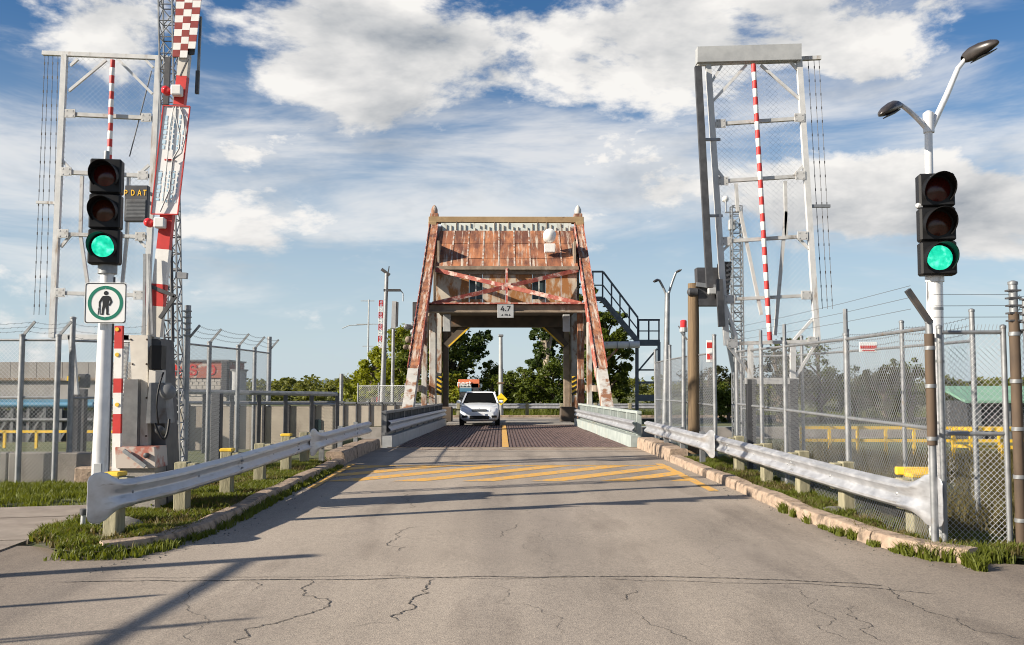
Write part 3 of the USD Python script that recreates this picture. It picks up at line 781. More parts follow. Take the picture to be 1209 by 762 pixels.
v, f = grass(ISR, 30000, .078, .05, seed=4, thin=.38, clump=2.2); tag(put('grass', v, f, 'grass_blade'), 'green grass between the right kerb and the chain-link fence', 'grass', kind='stuff')
v, f = grass(ISR, 8000, .085, .05, seed=14, thin=.30, clump=3.1); tag(put('dry_grass', v, f, 'grass_dry'), 'dry straw-coloured blades among the right verge grass', 'grass', kind='stuff')
GL = [(-5.6, 14.9), (-9.8, 13.9), (-16, 12.6), (-16, 17.0), (-9, 17.6), (-6.4, 17.7), (-5.7, 16.5)]
v, f = grass(GL, 34000, .085, -.03, seed=5, thin=.30, clump=1.8); tag(put('grass', v, f, 'grass_blade'), 'strip of grass along the foot of the left concrete wall', 'grass', kind='stuff')
# weeds in the gutter at the right kerb and on the kerb's foot at the left
wl = []
for i in range(15):
    y_ = 9.75 + 9.5 * (i / 25) ** 1.5 + .15 * math.sin(i * 5)
    x_ = np.interp(y_, [9.95, 10.3, 11.2, 13, 17, 20.5], [4.62, 4.35, 4.1, 3.95, 3.85, 3.75]) - .035
    s = .04 + .05 * R.random()
    v, f = grass([(x_ - s * .6, y_ - s * 2), (x_ + s, y_ - s * 2), (x_ + s, y_ + s * 2), (x_ - s * .6, y_ + s * 2)], int(30 + 150 * R.random()), .05 + .06 * R.random(), 0, seed=20 + i, thin=0)
    wl.append((v, f))
for i, (px, py) in enumerate([(1105, 660), (1130, 663), (1150, 660), (1175, 664), (1195, 660), (1118, 655), (1160, 652)]):
    c = G(px, py)[:2]
    v, f = grass([c + (-.16, -.1), c + (.16, -.1), c + (.16, .1), c + (-.16, .1)], 200, .13, 0, seed=80 + i, thin=0); wl.append((v, f))
m = MB(); [m.add(*q) for q in wl]; tag(m.build('weeds', 'grass_blade'), 'tufts of weeds sprouting along the foot of the right kerb', 'weeds', kind='stuff')
wl = MB()
for i in range(34):
    s = i / 33; c = np.array([np.interp(s, [0, .1, .2, .3, 1], [-4.5, -3.9, -3.62, -3.47, -3.36]), np.interp(s, [0, .1, .2, .3, 1], [10.45, 10.55, 11.1, 12.2, 20.5])])
    w = .08 + .05 * R.random()
    wl.add(*grass([c + (-w, -.25), c + (w, -.25), c + (w, .25), c + (-w, .25)], 110, .075, 0, seed=60 + i, thin=.30))
tag(wl.build('weeds', 'grass_blade'), 'weeds growing over the foot of the left kerb', 'weeds', kind='stuff')

# broad-leaved weeds matted into both verges
for poly_, n_, sd_, lb_ in ((ISL, 170, 71, 'broad-leaved weeds matted into the left verge'), (ISR, 130, 72, 'broad-leaved weeds matted into the right verge')):
    r = np.random.default_rng(sd_); q_ = np.array(poly_); p_ = q_.min(0) + r.random((n_ * 3, 2)) * np.ptp(q_, axis=0); p_ = p_[inside(q_, p_)][:n_]
    v, f = leaves(np.c_[p_, g(p_[:, 1]) + .065], r.uniform(.05, .16, len(p_)), 70, .034, sd_)
    v[:, 2] = np.maximum(v[:, 2], g(v[:, 1]) + .03)
    tag(put('verge_weeds', v, f, 'leaf_mid'), lb_, 'weeds', kind='stuff')

# far hills and woods on the horizon
xs = np.linspace(-1500, 1500, 90)
m = MB(); zt = 10 + 12 * meshkit.fbm(np.c_[xs * .006, 0 * xs, 0 * xs], 4, 2)
prof = np.array([[(x, 1400, -2), (x, 1460, z), (x, 1800, z * .8), (x, 1900, -2)] for x, z in zip(xs, zt)])
m.add(prof.reshape(-1, 3), [(i * 4 + j, (i + 1) * 4 + j, (i + 1) * 4 + j + 1, i * 4 + j + 1) for i in range(89) for j in range(3)])
structure('hills', np.vstack(m.v), np.vstack(m.f), 'hill', smooth=True)
r = np.random.default_rng(12)
cx = np.r_[r.uniform(-80, -12, 330), r.uniform(14, 100, 240)]
cy = 130 + r.uniform(0, 26, len(cx)); cz = r.uniform(.2, 2.9, len(cx)) * (.85 + .3 * meshkit.noise(np.c_[cx * .08, cy * 0, cy * 0], 9))
v, f = leaves(np.c_[cx, cy, cz], r.uniform(.8, 1.6, len(cx)), 100, .55, 9)
tag(put('distant_woods', v, f, 'leaf_far'), 'low band of woods along the far horizon', 'woods', kind='stuff')

# ================================================================== GUARDRAILS
WPROF = np.array([(0, -.156), (.022, -.148), (.080, -.112), (.083, -.082), (.024, -.022), (.018, 0), (.024, .022), (.083, .082), (.080, .112), (.022, .148), (0, .156)])


def wbeam(m, st):
    """st: stations (x, y, z of the middle, nx, ny, depth scale, height scale); a sheet 5 mm thick."""
    rows = []
    for x, y, z, nx, ny, ds, hs in st:
        fr = [np.array([x + nx * d * ds, y + ny * d * ds, z + h * hs]) for d, h in WPROF]
        bk = [q - np.array([nx, ny, 0]) * .006 for q in fr[::-1]]
        rows.append(fr + bk)
    rows = np.array(rows); a, b = rows.shape[:2]
    f = [(i * b + j, (i + 1) * b + j, (i + 1) * b + (j + 1) % b, i * b + (j + 1) % b) for i in range(a - 1) for j in range(b)]
    m.add(rows.reshape(-1, 3), f)
    k = len(WPROF)
    for i, s in ((0, 1), (a - 1, -1)):
        m.add(rows[i], [(j, j + 1, b - 2 - j) for j in range(k - 1)] + [(j + 1, b - 3 - j + 0, b - 2 - j) for j in range(k - 2)])
    return m


def guardrail(name, label, line, z_mid, face, ends, post_s, tops, group=None, seg=3.81, posts='wood', rail='rail_steel', blk=True):
    """line: (x, y) from the near end; face +1 when the road lies to the right of the walking direction."""
    line = np.array(line, float)
    d = np.r_[0, np.cumsum(np.linalg.norm(np.diff(line, axis=0), axis=1))]
    L = d[-1]
    at = lambda s: np.array([np.interp(s, d, line[:, 0]), np.interp(s, d, line[:, 1])])
    def nrm(s):
        p, q = at(max(s - .25, 0)), at(min(s + .25, L)); t = (q - p) / np.linalg.norm(q - p)
        return np.array([t[1], -t[0]]) * face, t
    t = thing(name, label, 'guardrail', (*line[0], g(line[0][1])), group)
    cuts = list(np.arange(0, L - .6, seg)) + [L]
    for k, (s0, s1) in enumerate(zip(cuts[:-1], cuts[1:])):
        st = []
        for s in np.linspace(s0 - (.10 if k else 0), s1, 9):
            n, tt = nrm(s); c = at(s) + n * (.004 if k % 2 else 0)
            st.append((*c, g(c[1]) + z_mid, *n, 1 if k % 2 == 0 else 1.02, 1 if k % 2 == 0 else 1.015))
        wbeam(MB(), st).build('beam', rail, t, smooth=35)
        if k:
            b = MB()
            n, tt = nrm(s0); c = at(s0 - .05)
            for dz in (-.097, -.05, .05, .097):
                for e in (-.03, .03):
                    b.disc(np.r_[c + n * .075 + tt * e, g(c[1]) + z_mid + dz], .014, .01, np.r_[n, 0], 8, .008)
            tag(b.build('splice_bolts', 'dull_steel', t), kind='stuff')
    for e in ends:                                       # flared end shoes
        s = 0 if e == 0 else L; sg = -1 if e == 0 else 1
        n, tt = nrm(s); c = at(s); st = []
        for o, ds, hs in ((-.12, 1.03, 1.03), (.0, 1.03, 1.03), (.12, .85, 1.08), (.24, .5, 1.35), (.34, .22, 1.66), (.44, .10, 1.76), (.56, .06, 1.72), (.63, .05, 1.52), (.66, .04, 1.2)):
            p = c + tt * sg * o - n * (.10 * max(0, o) ** 1.4) + n * .005
            st.append((*p, g(p[1]) + z_mid, *n, ds, hs))
        if e == 1: pass
        wbeam(MB(), st).build('end_shoe', rail, t, smooth=40)
    for k, s in enumerate(post_s):
        n, tt = nrm(s); c = at(s) - n * (.20 if blk else .10); z = g(c[1])
        ang = math.atan2(n[1], n[0])
        top = z_mid + .19 + .02 * math.sin(k * 3.3)
        MB().disc(np.r_[at(s) + n * .022, z + z_mid], .022, .012, np.r_[n, 0], 8, .012).build('post_bolt', 'dull_steel', t)
        if posts == 'wood':
            p = MB().box((*c, z + top / 2 - .15), (.17, .20, top + .3), ang + .03 * math.sin(k * 7), .012).build('post', 'wood_post', t)
            if k in tops: MB().box((*(c + n * 0), z + top + .012), (.185, .215, .05), ang + .03 * math.sin(k * 7), .01).build('yellow_cap', 'yellow_paint', p)
            MB().box((*(c + n * .145), z + z_mid), (.11, .18, .34), ang, .01).build('block', 'wood_post', t)
        else:
            MB().box((*(c + n * .02), z + top / 2 - .15), (.10, .09, top + .3), ang).build('post', posts, t)
    stage.GetPrimAtPath(t).SetCustomDataByKey('group', 'steel guardrails')
    return t


gl = guardrail('guardrail', 'galvanised guardrail with fishtail end in front of the left traffic signal', [(-4.28, 11.45), (-4.1, 12.6), (-4.0, 14.5), (-3.92, 18), (-3.86, 21.2)], .55, 1, (0,), (.15, 2.0, 3.9, 5.8, 7.7, 9.3), (0, 2, 4))
gl2 = guardrail('guardrail', 'short guardrail with round end leading onto the left side of the bridge', [(-3.74, 20.7), (-3.66, 22.5), (-3.5, 26.4)], .55, 1, (0,), (.5, 2.4, 4.3), (), posts='post_steel', blk=False)
gr = guardrail('guardrail', 'galvanised guardrail with dented fishtail end in front of the right traffic signal', [(4.48, 11.0), (4.42, 12.2), (4.36, 14.5), (4.3, 17.5), (4.22, 20.6)], .56, -1, (0,), (.25, 2.3, 4.1, 6.0, 7.8), (0,))
gr2 = guardrail('guardrail', 'short guardrail with round end leading onto the right side of the bridge', [(4.06, 20.0), (3.98, 22.5), (3.86, 26.4)], .56, -1, (0,), (.5, 2.4, 4.3), (), posts='post_steel', blk=False)
# the yellow plank behind the right end post
MB().box((4.70, 11.35, g(11.3) + .80), (.42, .11, .09), -.2, .01).build('yellow_cap', 'yellow_paint', gr)


def bridge_rail(label, x0, x1, s, steel, top):
    """Railing along the deck edge: kerb beam, W-beam, balusters, top rail."""
    t = thing('bridge_railing', label, 'railing', (x0, 26.7, 0))
    X = lambda y: x0 + (x1 - x0) * (y - 26.7) / 17.4
    a, b = 26.75, 44.0
    MB().bar((X(a), a, .14), (X(b), b, .14), .26, .34, (0, 0, 1)).build('kerb_beam', 'mint_steel' if s > 0 else 'grey_panel', t)
    st = [(X(y) - s * .06, y, .56, -s, 0, 1, 1) for y in np.linspace(a - .3, b, 12)]
    wbeam(MB(), st).build('beam', 'rail_steel', t, smooth=35)
    MB().bar((X(a) + s * .1, a, top), (X(b) + s * .1, b, top), .12, .07, (0, 0, 1)).build('top_rail', steel, t)
    MB().bar((X(a) + s * .1, a, .36), (X(b) + s * .1, b, .36), .10, .06, (0, 0, 1)).build('bottom_rail', steel, t)
    for y in np.linspace(a + .1, b - .1, 10):
        MB().box((X(y) + s * .1, y, (top + .05) / 2), (.13, .10, top - .05)).build('post', steel, t)
    for y in np.arange(a + .3, b - .2, .29):
        MB().box((X(y) + s * .1, y, (top + .36) / 2), (.03, .05, top - .40)).build('baluster', steel, t)
    return t


bridge_rail('pale green railing of upright bars along the right edge of the bridge', 3.60, 3.34, 1, 'mint_steel', .93)
t = bridge_rail('dark railing behind a steel beam along the left edge of the bridge', -3.05, -2.55, -1, 'motor_grey', .93)
MB().bar((-3.17, 26.8, .645), (-2.68, 44, .645), .012, .50, (0, 0, 1)).build('plate', 'dark_metal', t)

# ================================================================== TRAFFIC SIGNALS
def signal_head(t, cx, y, top, w, h, rz, lit=2):
    """Three sections, each with a hood and a lens; faces the camera side, y is the front of the housing."""
    sec = h / 3
    q = lambda x, yy: (cx + x * math.cos(rz) - yy * math.sin(rz), y + x * math.sin(rz) + yy * math.cos(rz))
    n = (math.sin(rz), -math.cos(rz), 0)
    for k in range(3):
        zc = top - sec * (k + .5)
        hd = MB().box((*q(0, .09), zc), (w, .18, sec - .008), rz, .018).build('housing', 'black', t)
        MB().box((*q(0, -.006), zc), (w - .03, .012, sec - .035), rz, .005).build('door', 'black', hd)
        rr = .166
        MB().disc((*q(0, -.016), zc), .135, .01, n, 28, .03).build('lens', ('dark_red_lens', 'dark_amber_lens', 'green_lens')[k], t, smooth=40)
        # cutaway hood: about 270 degrees round the lens, long above and short below
        A = np.radians(np.linspace(-42, 222, 25)); rows = []
        for rad in (rr, rr - .006):
            for e in (0, 1):
                row = []
                for a in A:
                    up = (math.sin(a) + .67) / 1.67
                    ln = e * (.05 + .22 * up)
                    row.append((*q(rad * math.cos(a), -.012 - ln), zc + rad * math.sin(a) - .02 * e))
                rows.append(row)
        v = np.array(rows).reshape(-1, 3); k_ = len(A)
        f = []
        for (r0, r1, fl) in ((0, 1, 1), (2, 3, -1), (1, 3, 1), (0, 2, -1)):
            f += [(r0 * k_ + i, r0 * k_ + i + 1, r1 * k_ + i + 1, r1 * k_ + i)[::fl] for i in range(k_ - 1)]
        f += [(0, k_, 3 * k_, 2 * k_), (k_ - 1, 3 * k_ - 1, 4 * k_ - 1, 2 * k_ - 1)]
        MB().add(v, f).build('hood', 'visor_black', t, smooth=40)


b0 = np.array([*G(116, 626)[:2], 0]); b0[2] = g(b0[1])
sl = thing('traffic_signal', 'traffic signal with green light on thick white pole left of the road', 'traffic signal', b0)
px_top = P(127, 318, b0[1])
MB().tube([b0, b0 + (px_top - b0) * .5, px_top], [.108, .095, .082], 20).build('pole', 'white_pole', sl, smooth=50)
MB().tube([px_top - np.array([0, 0, .06]), px_top + np.array([0, 0, .05])], [.115, .115], 16).build('collar', 'post_steel', sl, smooth=40)
yh = b0[1] - .16
ht, hb = P(123, 187, yh), P(123, 312, yh)
signal_head(sl, ht[0] + .02, yh, ht[2], .375, ht[2] - hb[2], math.radians(8))
q = P(126, 179, b0[1]); MB().tube([q - np.array([0, 0, .14]), q + np.array([0, 0, .0])], .035, 10).build('top_cap', 'post_steel', sl, smooth=40)
MB().box((px_top[0] + .03, b0[1] + .05, px_top[2] + .62), (.07, .08, 1.2), 0, .01).build('bracket', 'black', sl)
MB().box((b0[0] - .0, b0[1], b0[2] + .02), (.36, .36, .06), .1, .01).build('base_plate', 'post_steel', sl)

for zz in (.62, 1.98, 2.42): MB().tube([b0 + (px_top - b0) * (zz / (px_top[2] - b0[2])), b0 + (px_top - b0) * ((zz + .03) / (px_top[2] - b0[2]))], .112 - .012 * zz, 18).build('strap', 'dull_steel', sl, smooth=40)
MB().box(b0 + np.array([.012, -.103, .72]), (.10, .02, .19), 0, .006).build('hand_hole_cover', 'grey_panel', sl)
MB().tube([b0 + np.array([.10, 0, .1]), b0 + np.array([.11, 0, 1.2]), px_top + np.array([.09, 0, -.1])], .012, 6).build('cable', 'dark_wire', sl, smooth=40)
c = P(124.5, 358, b0[1] - .14)
sg = thing('pedestrian_sign', 'square white sign with green ring and black walking figure below left signal', 'road sign', c)
s = .252
rr_ = .03
out = []
for (sx, sz, a0) in ((1, 1, 0), (-1, 1, 90), (-1, -1, 180), (1, -1, 270)):
    out += [(sx * (s - rr_) + rr_ * math.cos(math.radians(a0 + a)), sz * (s - rr_) + rr_ * math.sin(math.radians(a0 + a))) for a in (0, 30, 60, 90)]
AX, AZ = np.array([1, .04, 0]), np.array([0, 0, 1.0])
MB().prism(out, .004, c, AX, AZ).build('plate', 'sign_white', sg)
bd = np.array(out)
rim = m3.CrossSection([bd * .975]) - m3.CrossSection([bd * .94])
def cs_add(cs, name, m, parent, o, lift, depth=.002):
    q = cs.extrude(depth).to_mesh(); v = np.array(q.vert_properties[:, :3])
    return put(name, np.asarray(o) + v[:, :1] * AX + v[:, 1:2] * AZ + (v[:, 2:] + lift) * np.array([.04, -1, 0]), np.array(q.tri_verts), m, parent)
cs_add(rim, 'border', 'sign_black', sg, c, .0005)
circ = lambda r_, n=48, o=(0, 0): m3.CrossSection([np.array([(o[0] + r_ * math.cos(a), o[1] + r_ * math.sin(a)) for a in np.linspace(0, 2 * np.pi, n, endpoint=False)])])
cs_add(circ(.212) - circ(.172), 'green_ring', 'sign_green', sg, c, .0005)
def limb(a, b, r0, r1):
    return m3.CrossSection.batch_hull([circ(r0, 14, a), circ(r1, 14, b)])
fig = circ(.027, 20, (.005, .122))
for a, b, r0, r1 in (((-.022, .066), (.034, .066), .022, .022), ((-.012, .06), (-.008, -.02), .026, .024), ((.02, .06), (.018, -.02), .026, .022), ((-.012, -.02), (-.028, -.085), .021, .014), ((-.028, -.085), (-.03, -.135), .015, .012), ((.016, -.02), (.026, -.085), .021, .014), ((.026, -.085), (.024, -.135), .015, .012),
                     ((-.03, -.137), (-.048, -.137), .009, .008), ((.024, -.137), (.044, -.137), .009, .008), ((-.032, .068), (-.068, .01), .016, .012), ((-.068, .01), (-.07, -.035), .012, .010), ((.045, .068), (.072, .015), .016, .012), ((.072, .015), (.05, -.025), .012, .010),
                     ((-.072, -.03), (-.085, -.14), .005, .005), ((-.085, -.075), (-.062, -.075), .006, .006), ((-.06, -.03), (-.062, -.14), .004, .004)):
    fig = fig + limb(a, b, r0, r1)
cs_add(fig, 'walking_figure', 'sign_black', sg, c + np.array([0, 0, .0]), .0008)
for dz in (.18, -.18): MB().disc(c + np.array([0, -.001, dz]), .011, .004, (0, -1, 0), 8, .004).build('bolt', 'post_steel', sg)

# right signal with double street lamp on the same pole
b1 = np.array([*G(1108, 648)[:2], 0]); b1[2] = g(b1[1])
Yr = b1[1]
srt = thing('traffic_signal', 'traffic signal with green light under a double street lamp right of the road', 'traffic signal', b1)
T1, T2 = P(1103.5, 330, Yr), P(1096.8, 200, Yr)
MB().tube([b1, (b1 + T1) / 2, T1], [.095, .09, .085], 18).build('pole', 'white_pole', srt, smooth=50)
MB().tube([T1 - np.array([0, 0, .03]), T1 + np.array([0, 0, .10]), T1 + np.array([0, 0, .13])], [.10, .10, .06], 16).build('collar', 'white_pole', srt, smooth=40)
T3 = P(1096, 131, Yr)
MB().tube([T1 + np.array([-.05, 0, -.4]), T2, T3 - np.array([0, 0, .05])], [.05, .045, .042], 14).build('upper_pole', 'white_pole', srt, smooth=50)
MB().tube([T3 - np.array([0, 0, .25]), T3 - np.array([0, 0, .03]), T3], [.06, .06, .02], 12).build('pole_cap', 'white_pole', srt, smooth=40)
def bez(a, b, c_, n=9):
    a, b, c_ = map(np.asarray, (a, b, c_)); s = np.linspace(0, 1, n)[:, None]
    return a * (1 - s) ** 2 + 2 * b * s * (1 - s) + c_ * s ** 2
def cobra(t, tip, tail, w, th):
    """A flat leaf-shaped lamp head from its tail at the arm to its tip."""
    tip, tail = np.asarray(tip, float), np.asarray(tail, float)
    d = tip - tail; L = np.linalg.norm(d); d /= L
    sd = np.array([0, 1.0, 0]); up = np.cross(sd, d); up *= np.sign(up[2])
    rows = []
    for s, ww, hh in ((0, .25, .5), (.08, .45, .75), (.25, .8, 1), (.5, 1, 1), (.75, .92, .8), (.92, .6, .5), (1, .15, .15)):
        rows.append([tail + d * L * s + sd * ww * w / 2 * math.cos(a) + up * hh * th / 2 * (math.sin(a) if math.sin(a) > 0 else math.sin(a) * .55) for a in np.linspace(0, 2 * np.pi, 14, endpoint=False)])
    rows = np.array(rows); f = [(i * 14 + j, i * 14 + (j + 1) % 14, (i + 1) * 14 + (j + 1) % 14, (i + 1) * 14 + j) for i in range(6) for j in range(14)]
    hd = MB().add(rows.reshape(-1, 3), f).add(np.vstack([rows[-1].mean(0), rows[-1]]), [(0, 1 + j, 1 + (j + 1) % 14) for j in range(14)]).build('lamp_head', 'lamp_dark', t, smooth=50)
    mid = tail + d * L * .55 - up * th * .27
    v = [mid + d * L * .28 * a + sd * w * .3 * b - up * (.012 if e else 0) for e in (0, 1) for a, b in ((-1, -1), (1, -.8), (1, .8), (-1, 1))]
    MB().add(v, [(4, 5, 6, 7), (0, 1, 5, 4), (1, 2, 6, 5), (2, 3, 7, 6), (3, 0, 4, 7)]).build('lamp_glass', 'black', hd)
J = P(1096, 154, Yr)
la = bez(J, P(1076, 131, Yr), P(1061, 122.5, Yr)); MB().tube(la, np.linspace(.032, .024, len(la)), 10).build('arm', 'white_pole', srt, smooth=50)
ra = [P(1098, 155, Yr), P(1118, 112, Yr), P(1131, 81, Yr), P(1139, 71, Yr)]; MB().tube(ra, [.036, .033, .028, .025], 10).build('arm', 'white_pole', srt, smooth=50)
cobra(srt, P(1038, 136, Yr - .3), P(1064, 124, Yr), .28, .20); cobra(srt, P(1178, 51, Yr - .25), P(1137, 71.5, Yr), .32, .26)
yh = Yr - .18
ht, hb = P(1107, 204, yh), P(1107, 325, yh)
signal_head(srt, ht[0] - .01, yh, ht[2], .375, ht[2] - hb[2], math.radians(-9))
MB().box((T2[0] + .03, Yr - .0, (ht[2] + hb[2]) / 2), (.09, .09, ht[2] - hb[2] - .1), 0, .01).build('bracket', 'black', srt)
MB().disc(P(1083, 243, yh + .06), .03, .05, (-1, 0, 0), 10, .02).build('push_fitting', 'white_pole', srt)
for zz in (1.35, 2.02, 2.6): MB().tube([b1 + (T1 - b1) * (zz / (T1[2] - b1[2])), b1 + (T1 - b1) * ((zz + .03) / (T1[2] - b1[2]))], .098 - .004 * zz, 18).build('strap', 'dull_steel', srt, smooth=40)
MB().tube([T1 + np.array([-.07, -.02, -.5]), T1 + np.array([-.085, -.02, -.2]), T1 + np.array([-.075, -.02, .1])], .012, 6).build('cable', 'dark_wire', srt, smooth=40)
MB().box((b1[0], b1[1], b1[2] + .02), (.34, .34, .06), .1, .01).build('base_plate', 'post_steel', srt)

# ================================================================== RAISED BARRIER GATES (white frames with netting)
def barrier(name, label, Y, L, Rr, top, rows, wires, ext, lower, mid, braces, struts=(), box=None):
    """L, Rr: pixel lines of the two uprights; rows: cross bars; everything in one upright plane at depth Y."""
    foot = P(*L[1], Y); foot[2] = g(Y)
    t = thing(name, label, 'barrier gate', foot)
    bar = lambda m, a, b, w, h=.09: m.bar(P(*a, Y), P(*b, Y), w, h)
    for a, b in (L, Rr):
        A, B = P(*a, Y), P(*b, Y)
        MB().bar(A, B, .105, .10).build('upright', 'white_steel', t)
    for k, (a, b, w) in enumerate(rows): bar(MB(), a, b, w * .66).build('cross_bar', 'bar_steel' if k else 'white_steel', t)
    for k, (a, b, w) in enumerate(rows[1:]):
        A_, B_ = P(*a, Y), P(*b, Y)
        for q_, s_ in ((A_, 1), (B_, -1)):
            MB().box(q_ + np.array([s_ * .10, -.055, 0]), (.20, .012, .17), 0, .004).build('gusset_plate', 'bar_steel', t)
            bm = MB()
            for dx in (.04, .16):
                for dz in (-.05, .05): bm.disc(q_ + np.array([s_ * dx, -.061, dz]), .014, .006, (0, -1, 0), 6, .008)
            tag(bm.build('bolts', 'dull_steel', t), kind='stuff')
    for a, b in braces: bar(MB(), a, b, .05, .05).build('brace', 'white_steel', t)
    for a, b in struts: bar(MB(), a, b, .06, .05).build('strut', 'bar_steel', t)
    A, B = P(*mid[0], Y - .12), P(*mid[1], Y - .12); n = mid[2]
    for k in range(n):
        p, q = A + (B - A) * k / n, A + (B - A) * (k + 1) / n
        MB().tube([p, q], .045, 10).build('red_band' if k % 2 == 0 else 'white_band', 'red_paint' if k % 2 == 0 else 'white_paint', t, smooth=40)
    # netting
    tl, tr = P(*L[0], Y + .03), P(*Rr[0], Y + .03); bl, br = P(*lower[0], Y + .03), P(*lower[1], Y + .03)
    tag(mesh_wires(MB(), bl, br, tr, tl, .105, .0017).build('netting', 'wire', t), kind='stuff')
    for a, b in wires:
        MB().tube([P(*a, Y), P(*b, Y)], .0055, 4).build('cable', 'dark_wire', t)
        A, B = P(*a, Y), P(*b, Y); kn = MB()
        for s in np.arange(.03, 1, .055): q = A + (B - A) * s; kn.box(q, (.016, .016, .05))
        tag(kn.build('cable_clips', 'dark_wire', t), kind='stuff')
    return t


YL = 19.0
tl = barrier('barrier_gate', 'tall raised barrier gate of white frame and netting left of the road', YL, ((76.5, 65), (61.6, 399)), ((187.6, 67), (171, 400)),
        0, [((50.5, 63), (199, 69), .12), ((78, 135), (180, 140), .11), ((73.6, 203.5), (176, 208), .11), ((70, 276.5), (173, 280), .10), ((66, 346), (171, 349), .10)],
        [((53, 66), (40, 372)), ((57, 66), (46, 372)), ((62.5, 66), (54, 372)), ((68.5, 66), (61, 372))], None, ((62, 398), (171, 399)), ((133, 71), (124, 345), 29),
        [((81, 108), (125.5, 71)), ((140, 71), (180, 111)), ((74, 190), (87, 204)), ((164, 206), (176, 195)), ((72, 292), (84, 277)), ((160, 279), (172, 292)), ((83, 78), (92, 70)), ((172, 71), (181, 80))],
        struts=[((97, 208), (95, 277)), ((152, 209), (150, 279)), ((95, 277), (110, 380)), ((150, 279), (140, 380))])
for fx_ in (84, 150):
    MB().bar(P(fx_, 396, YL), P(fx_ + 6 * (1 if fx_ < 100 else -1), 470, YL), .10, .08).build('pivot_arm', 'white_steel', tl)
    q = P(fx_ + 6 * (1 if fx_ < 100 else -1), 466, YL); MB().bar(q, [q[0], q[1], -.2], .15, .15).build('pivot_post', 'dark_metal', tl)
MB().bar(P(62, 398, YL), P(171, 399, YL), .10, .08).build('cross_bar', 'white_steel', tl)
# thin stay wire and side plates
MB().tube([P(179, 84, YL), P(153, 185, YL)], .012, 5).build('stay_wire', 'dark_wire', tl)
MB().bar(P(43, 239, YL), P(66, 240, YL), .05).build('cable_guide', 'white_steel', tl)

YR = 19.0
trg = barrier('barrier_gate', 'tall raised barrier gate with grey top box leaning right of the road', YR, ((836, 77), (858, 408)), ((943, 68), (965, 404)),
        0, [((823, 76), (969, 68.5), .11), ((844, 147), (949, 140), .10), ((847, 214.5), (950, 208), .10), ((851, 285.5), (953, 279), .10), ((855, 354), (957, 349), .09), ((858, 406), (965, 403), .10)],
        [((954, 71), (971, 365)), ((961, 71), (977, 365)), ((967, 71), (983, 365))], None, ((858, 406), (965, 403)), ((889.6, 76), (909, 402), 33),
        [((840.6, 121), (881, 77)), ((898, 77), (945, 118)), ((840, 97), (852, 78)), ((932, 72), (943, 84)), ((845, 199), (856, 213)), ((936, 209), (948, 196)), ((851, 298), (864, 286)), ((941, 280), (955, 294)), ((937, 402), (962, 374)), ((965, 404), (936, 450)), ((858, 406), (884, 440))],
        struts=[((869, 217), (871, 250)), ((927, 214), (928, 282)), ((874, 250), (899, 372)), ((928, 250), (915, 396))])
for fx_ in (886, 936):
    MB().bar(P(fx_, 403, YR), P(fx_, 452, YR), .10, .08).build('pivot_arm', 'white_steel', trg)
    q = P(fx_, 448, YR); MB().bar(q, [q[0], q[1], -.2], .15, .15).build('pivot_post', 'dark_metal', trg)
MB().bar(P(880, 450, YR), P(942, 450, YR), .12, .12).build('pivot_shaft', 'bar_steel', trg)
pts = [P(822, 76, YR), P(944, 73, YR), P(944, 54.5, YR), P(822, 58, YR)]
m = MB()
for o in (-.14, .10): m.add([q + np.array([0, o, 0]) for q in pts], [(0, 1, 2, 3)] if o < 0 else [(3, 2, 1, 0)])
a = [q + np.array([0, -.14, 0]) for q in pts]; b = [q + np.array([0, .10, 0]) for q in pts]
m.add(a + b, [(0, 4, 5, 1), (1, 5, 6, 2), (2, 6, 7, 3), (3, 7, 4, 0)])
m.build('top_box', 'grey_panel', trg)
MB().bar(P(956, 243.6, YR), P(980, 243.6, YR), .06).build('cable_guide', 'post_steel', trg)
pb = [P(824, 79, YR - .15), P(832, 220, YR - .15), P(838, 340, YR - .15)]
MB().bar(pb[0], pb[2], .13, .10).build('counter_arm', 'dark_metal', trg)
MB().bar(P(849, 330, YR - .1), P(852, 386, YR - .1), .12, .10).build('counter_arm', 'dark_metal', trg)
for y_ in (165, 255): MB().bar(P(830 + y_ * .02 - 2, y_, YR - .12), P(845 + y_ * .03, y_, YR), .05).build('stand_off', 'dull_steel', trg)
MB().bar(P(870, 400, YR), P(850, 340, YR), .05).build('brace', 'white_steel', trg)

# dark message sign on the left frame: it reads past the signal head
c = P(162, 241, YL - .35)
ms = thing('message_sign', 'dark message board with yellow letters hanging on the left barrier frame', 'message sign', c)
w_, h_ = P(175.5, 241, YL - .35)[0] - P(148, 241, YL - .35)[0], P(162, 220, YL - .35)[2] - P(162, 262.5, YL - .35)[2]
MB().box(c, (w_, .14, h_), 0, .015).build('case', 'sign_back', ms)
MB().box(c + np.array([0, -.075, -.10]), (w_ - .07, .012, h_ * .5), 0, .003).build('lower_panel', 'motor_grey', ms)
for i in range(12):
    MB().box(c + np.array([0, -.083, -.10 + (i - 5.5) * .026]), (w_ - .09, .008, .006)).build('louvre', 'dark_metal', ms)
for k, (ch, dx) in enumerate((('P', -.19), ('D', -.06), ('A', .065), ('T', .165))):
    text(ms, 'letter', ch, .105, c + np.array([dx, -.072, .20]), 'amber_led', depth=.006, squeeze=.75, bold=False)
MB().bar(c + np.array([-.2, .06, h_ / 2 - .1]), c + np.array([-.2, .35, h_ / 2 - .1]), .05).build('bracket', 'dull_steel', ms)
MB().bar(c + np.array([.16, .06, h_ / 2 - .1]), c + np.array([.16, .35, h_ / 2 - .1]), .05).build('bracket', 'dull_steel', ms)

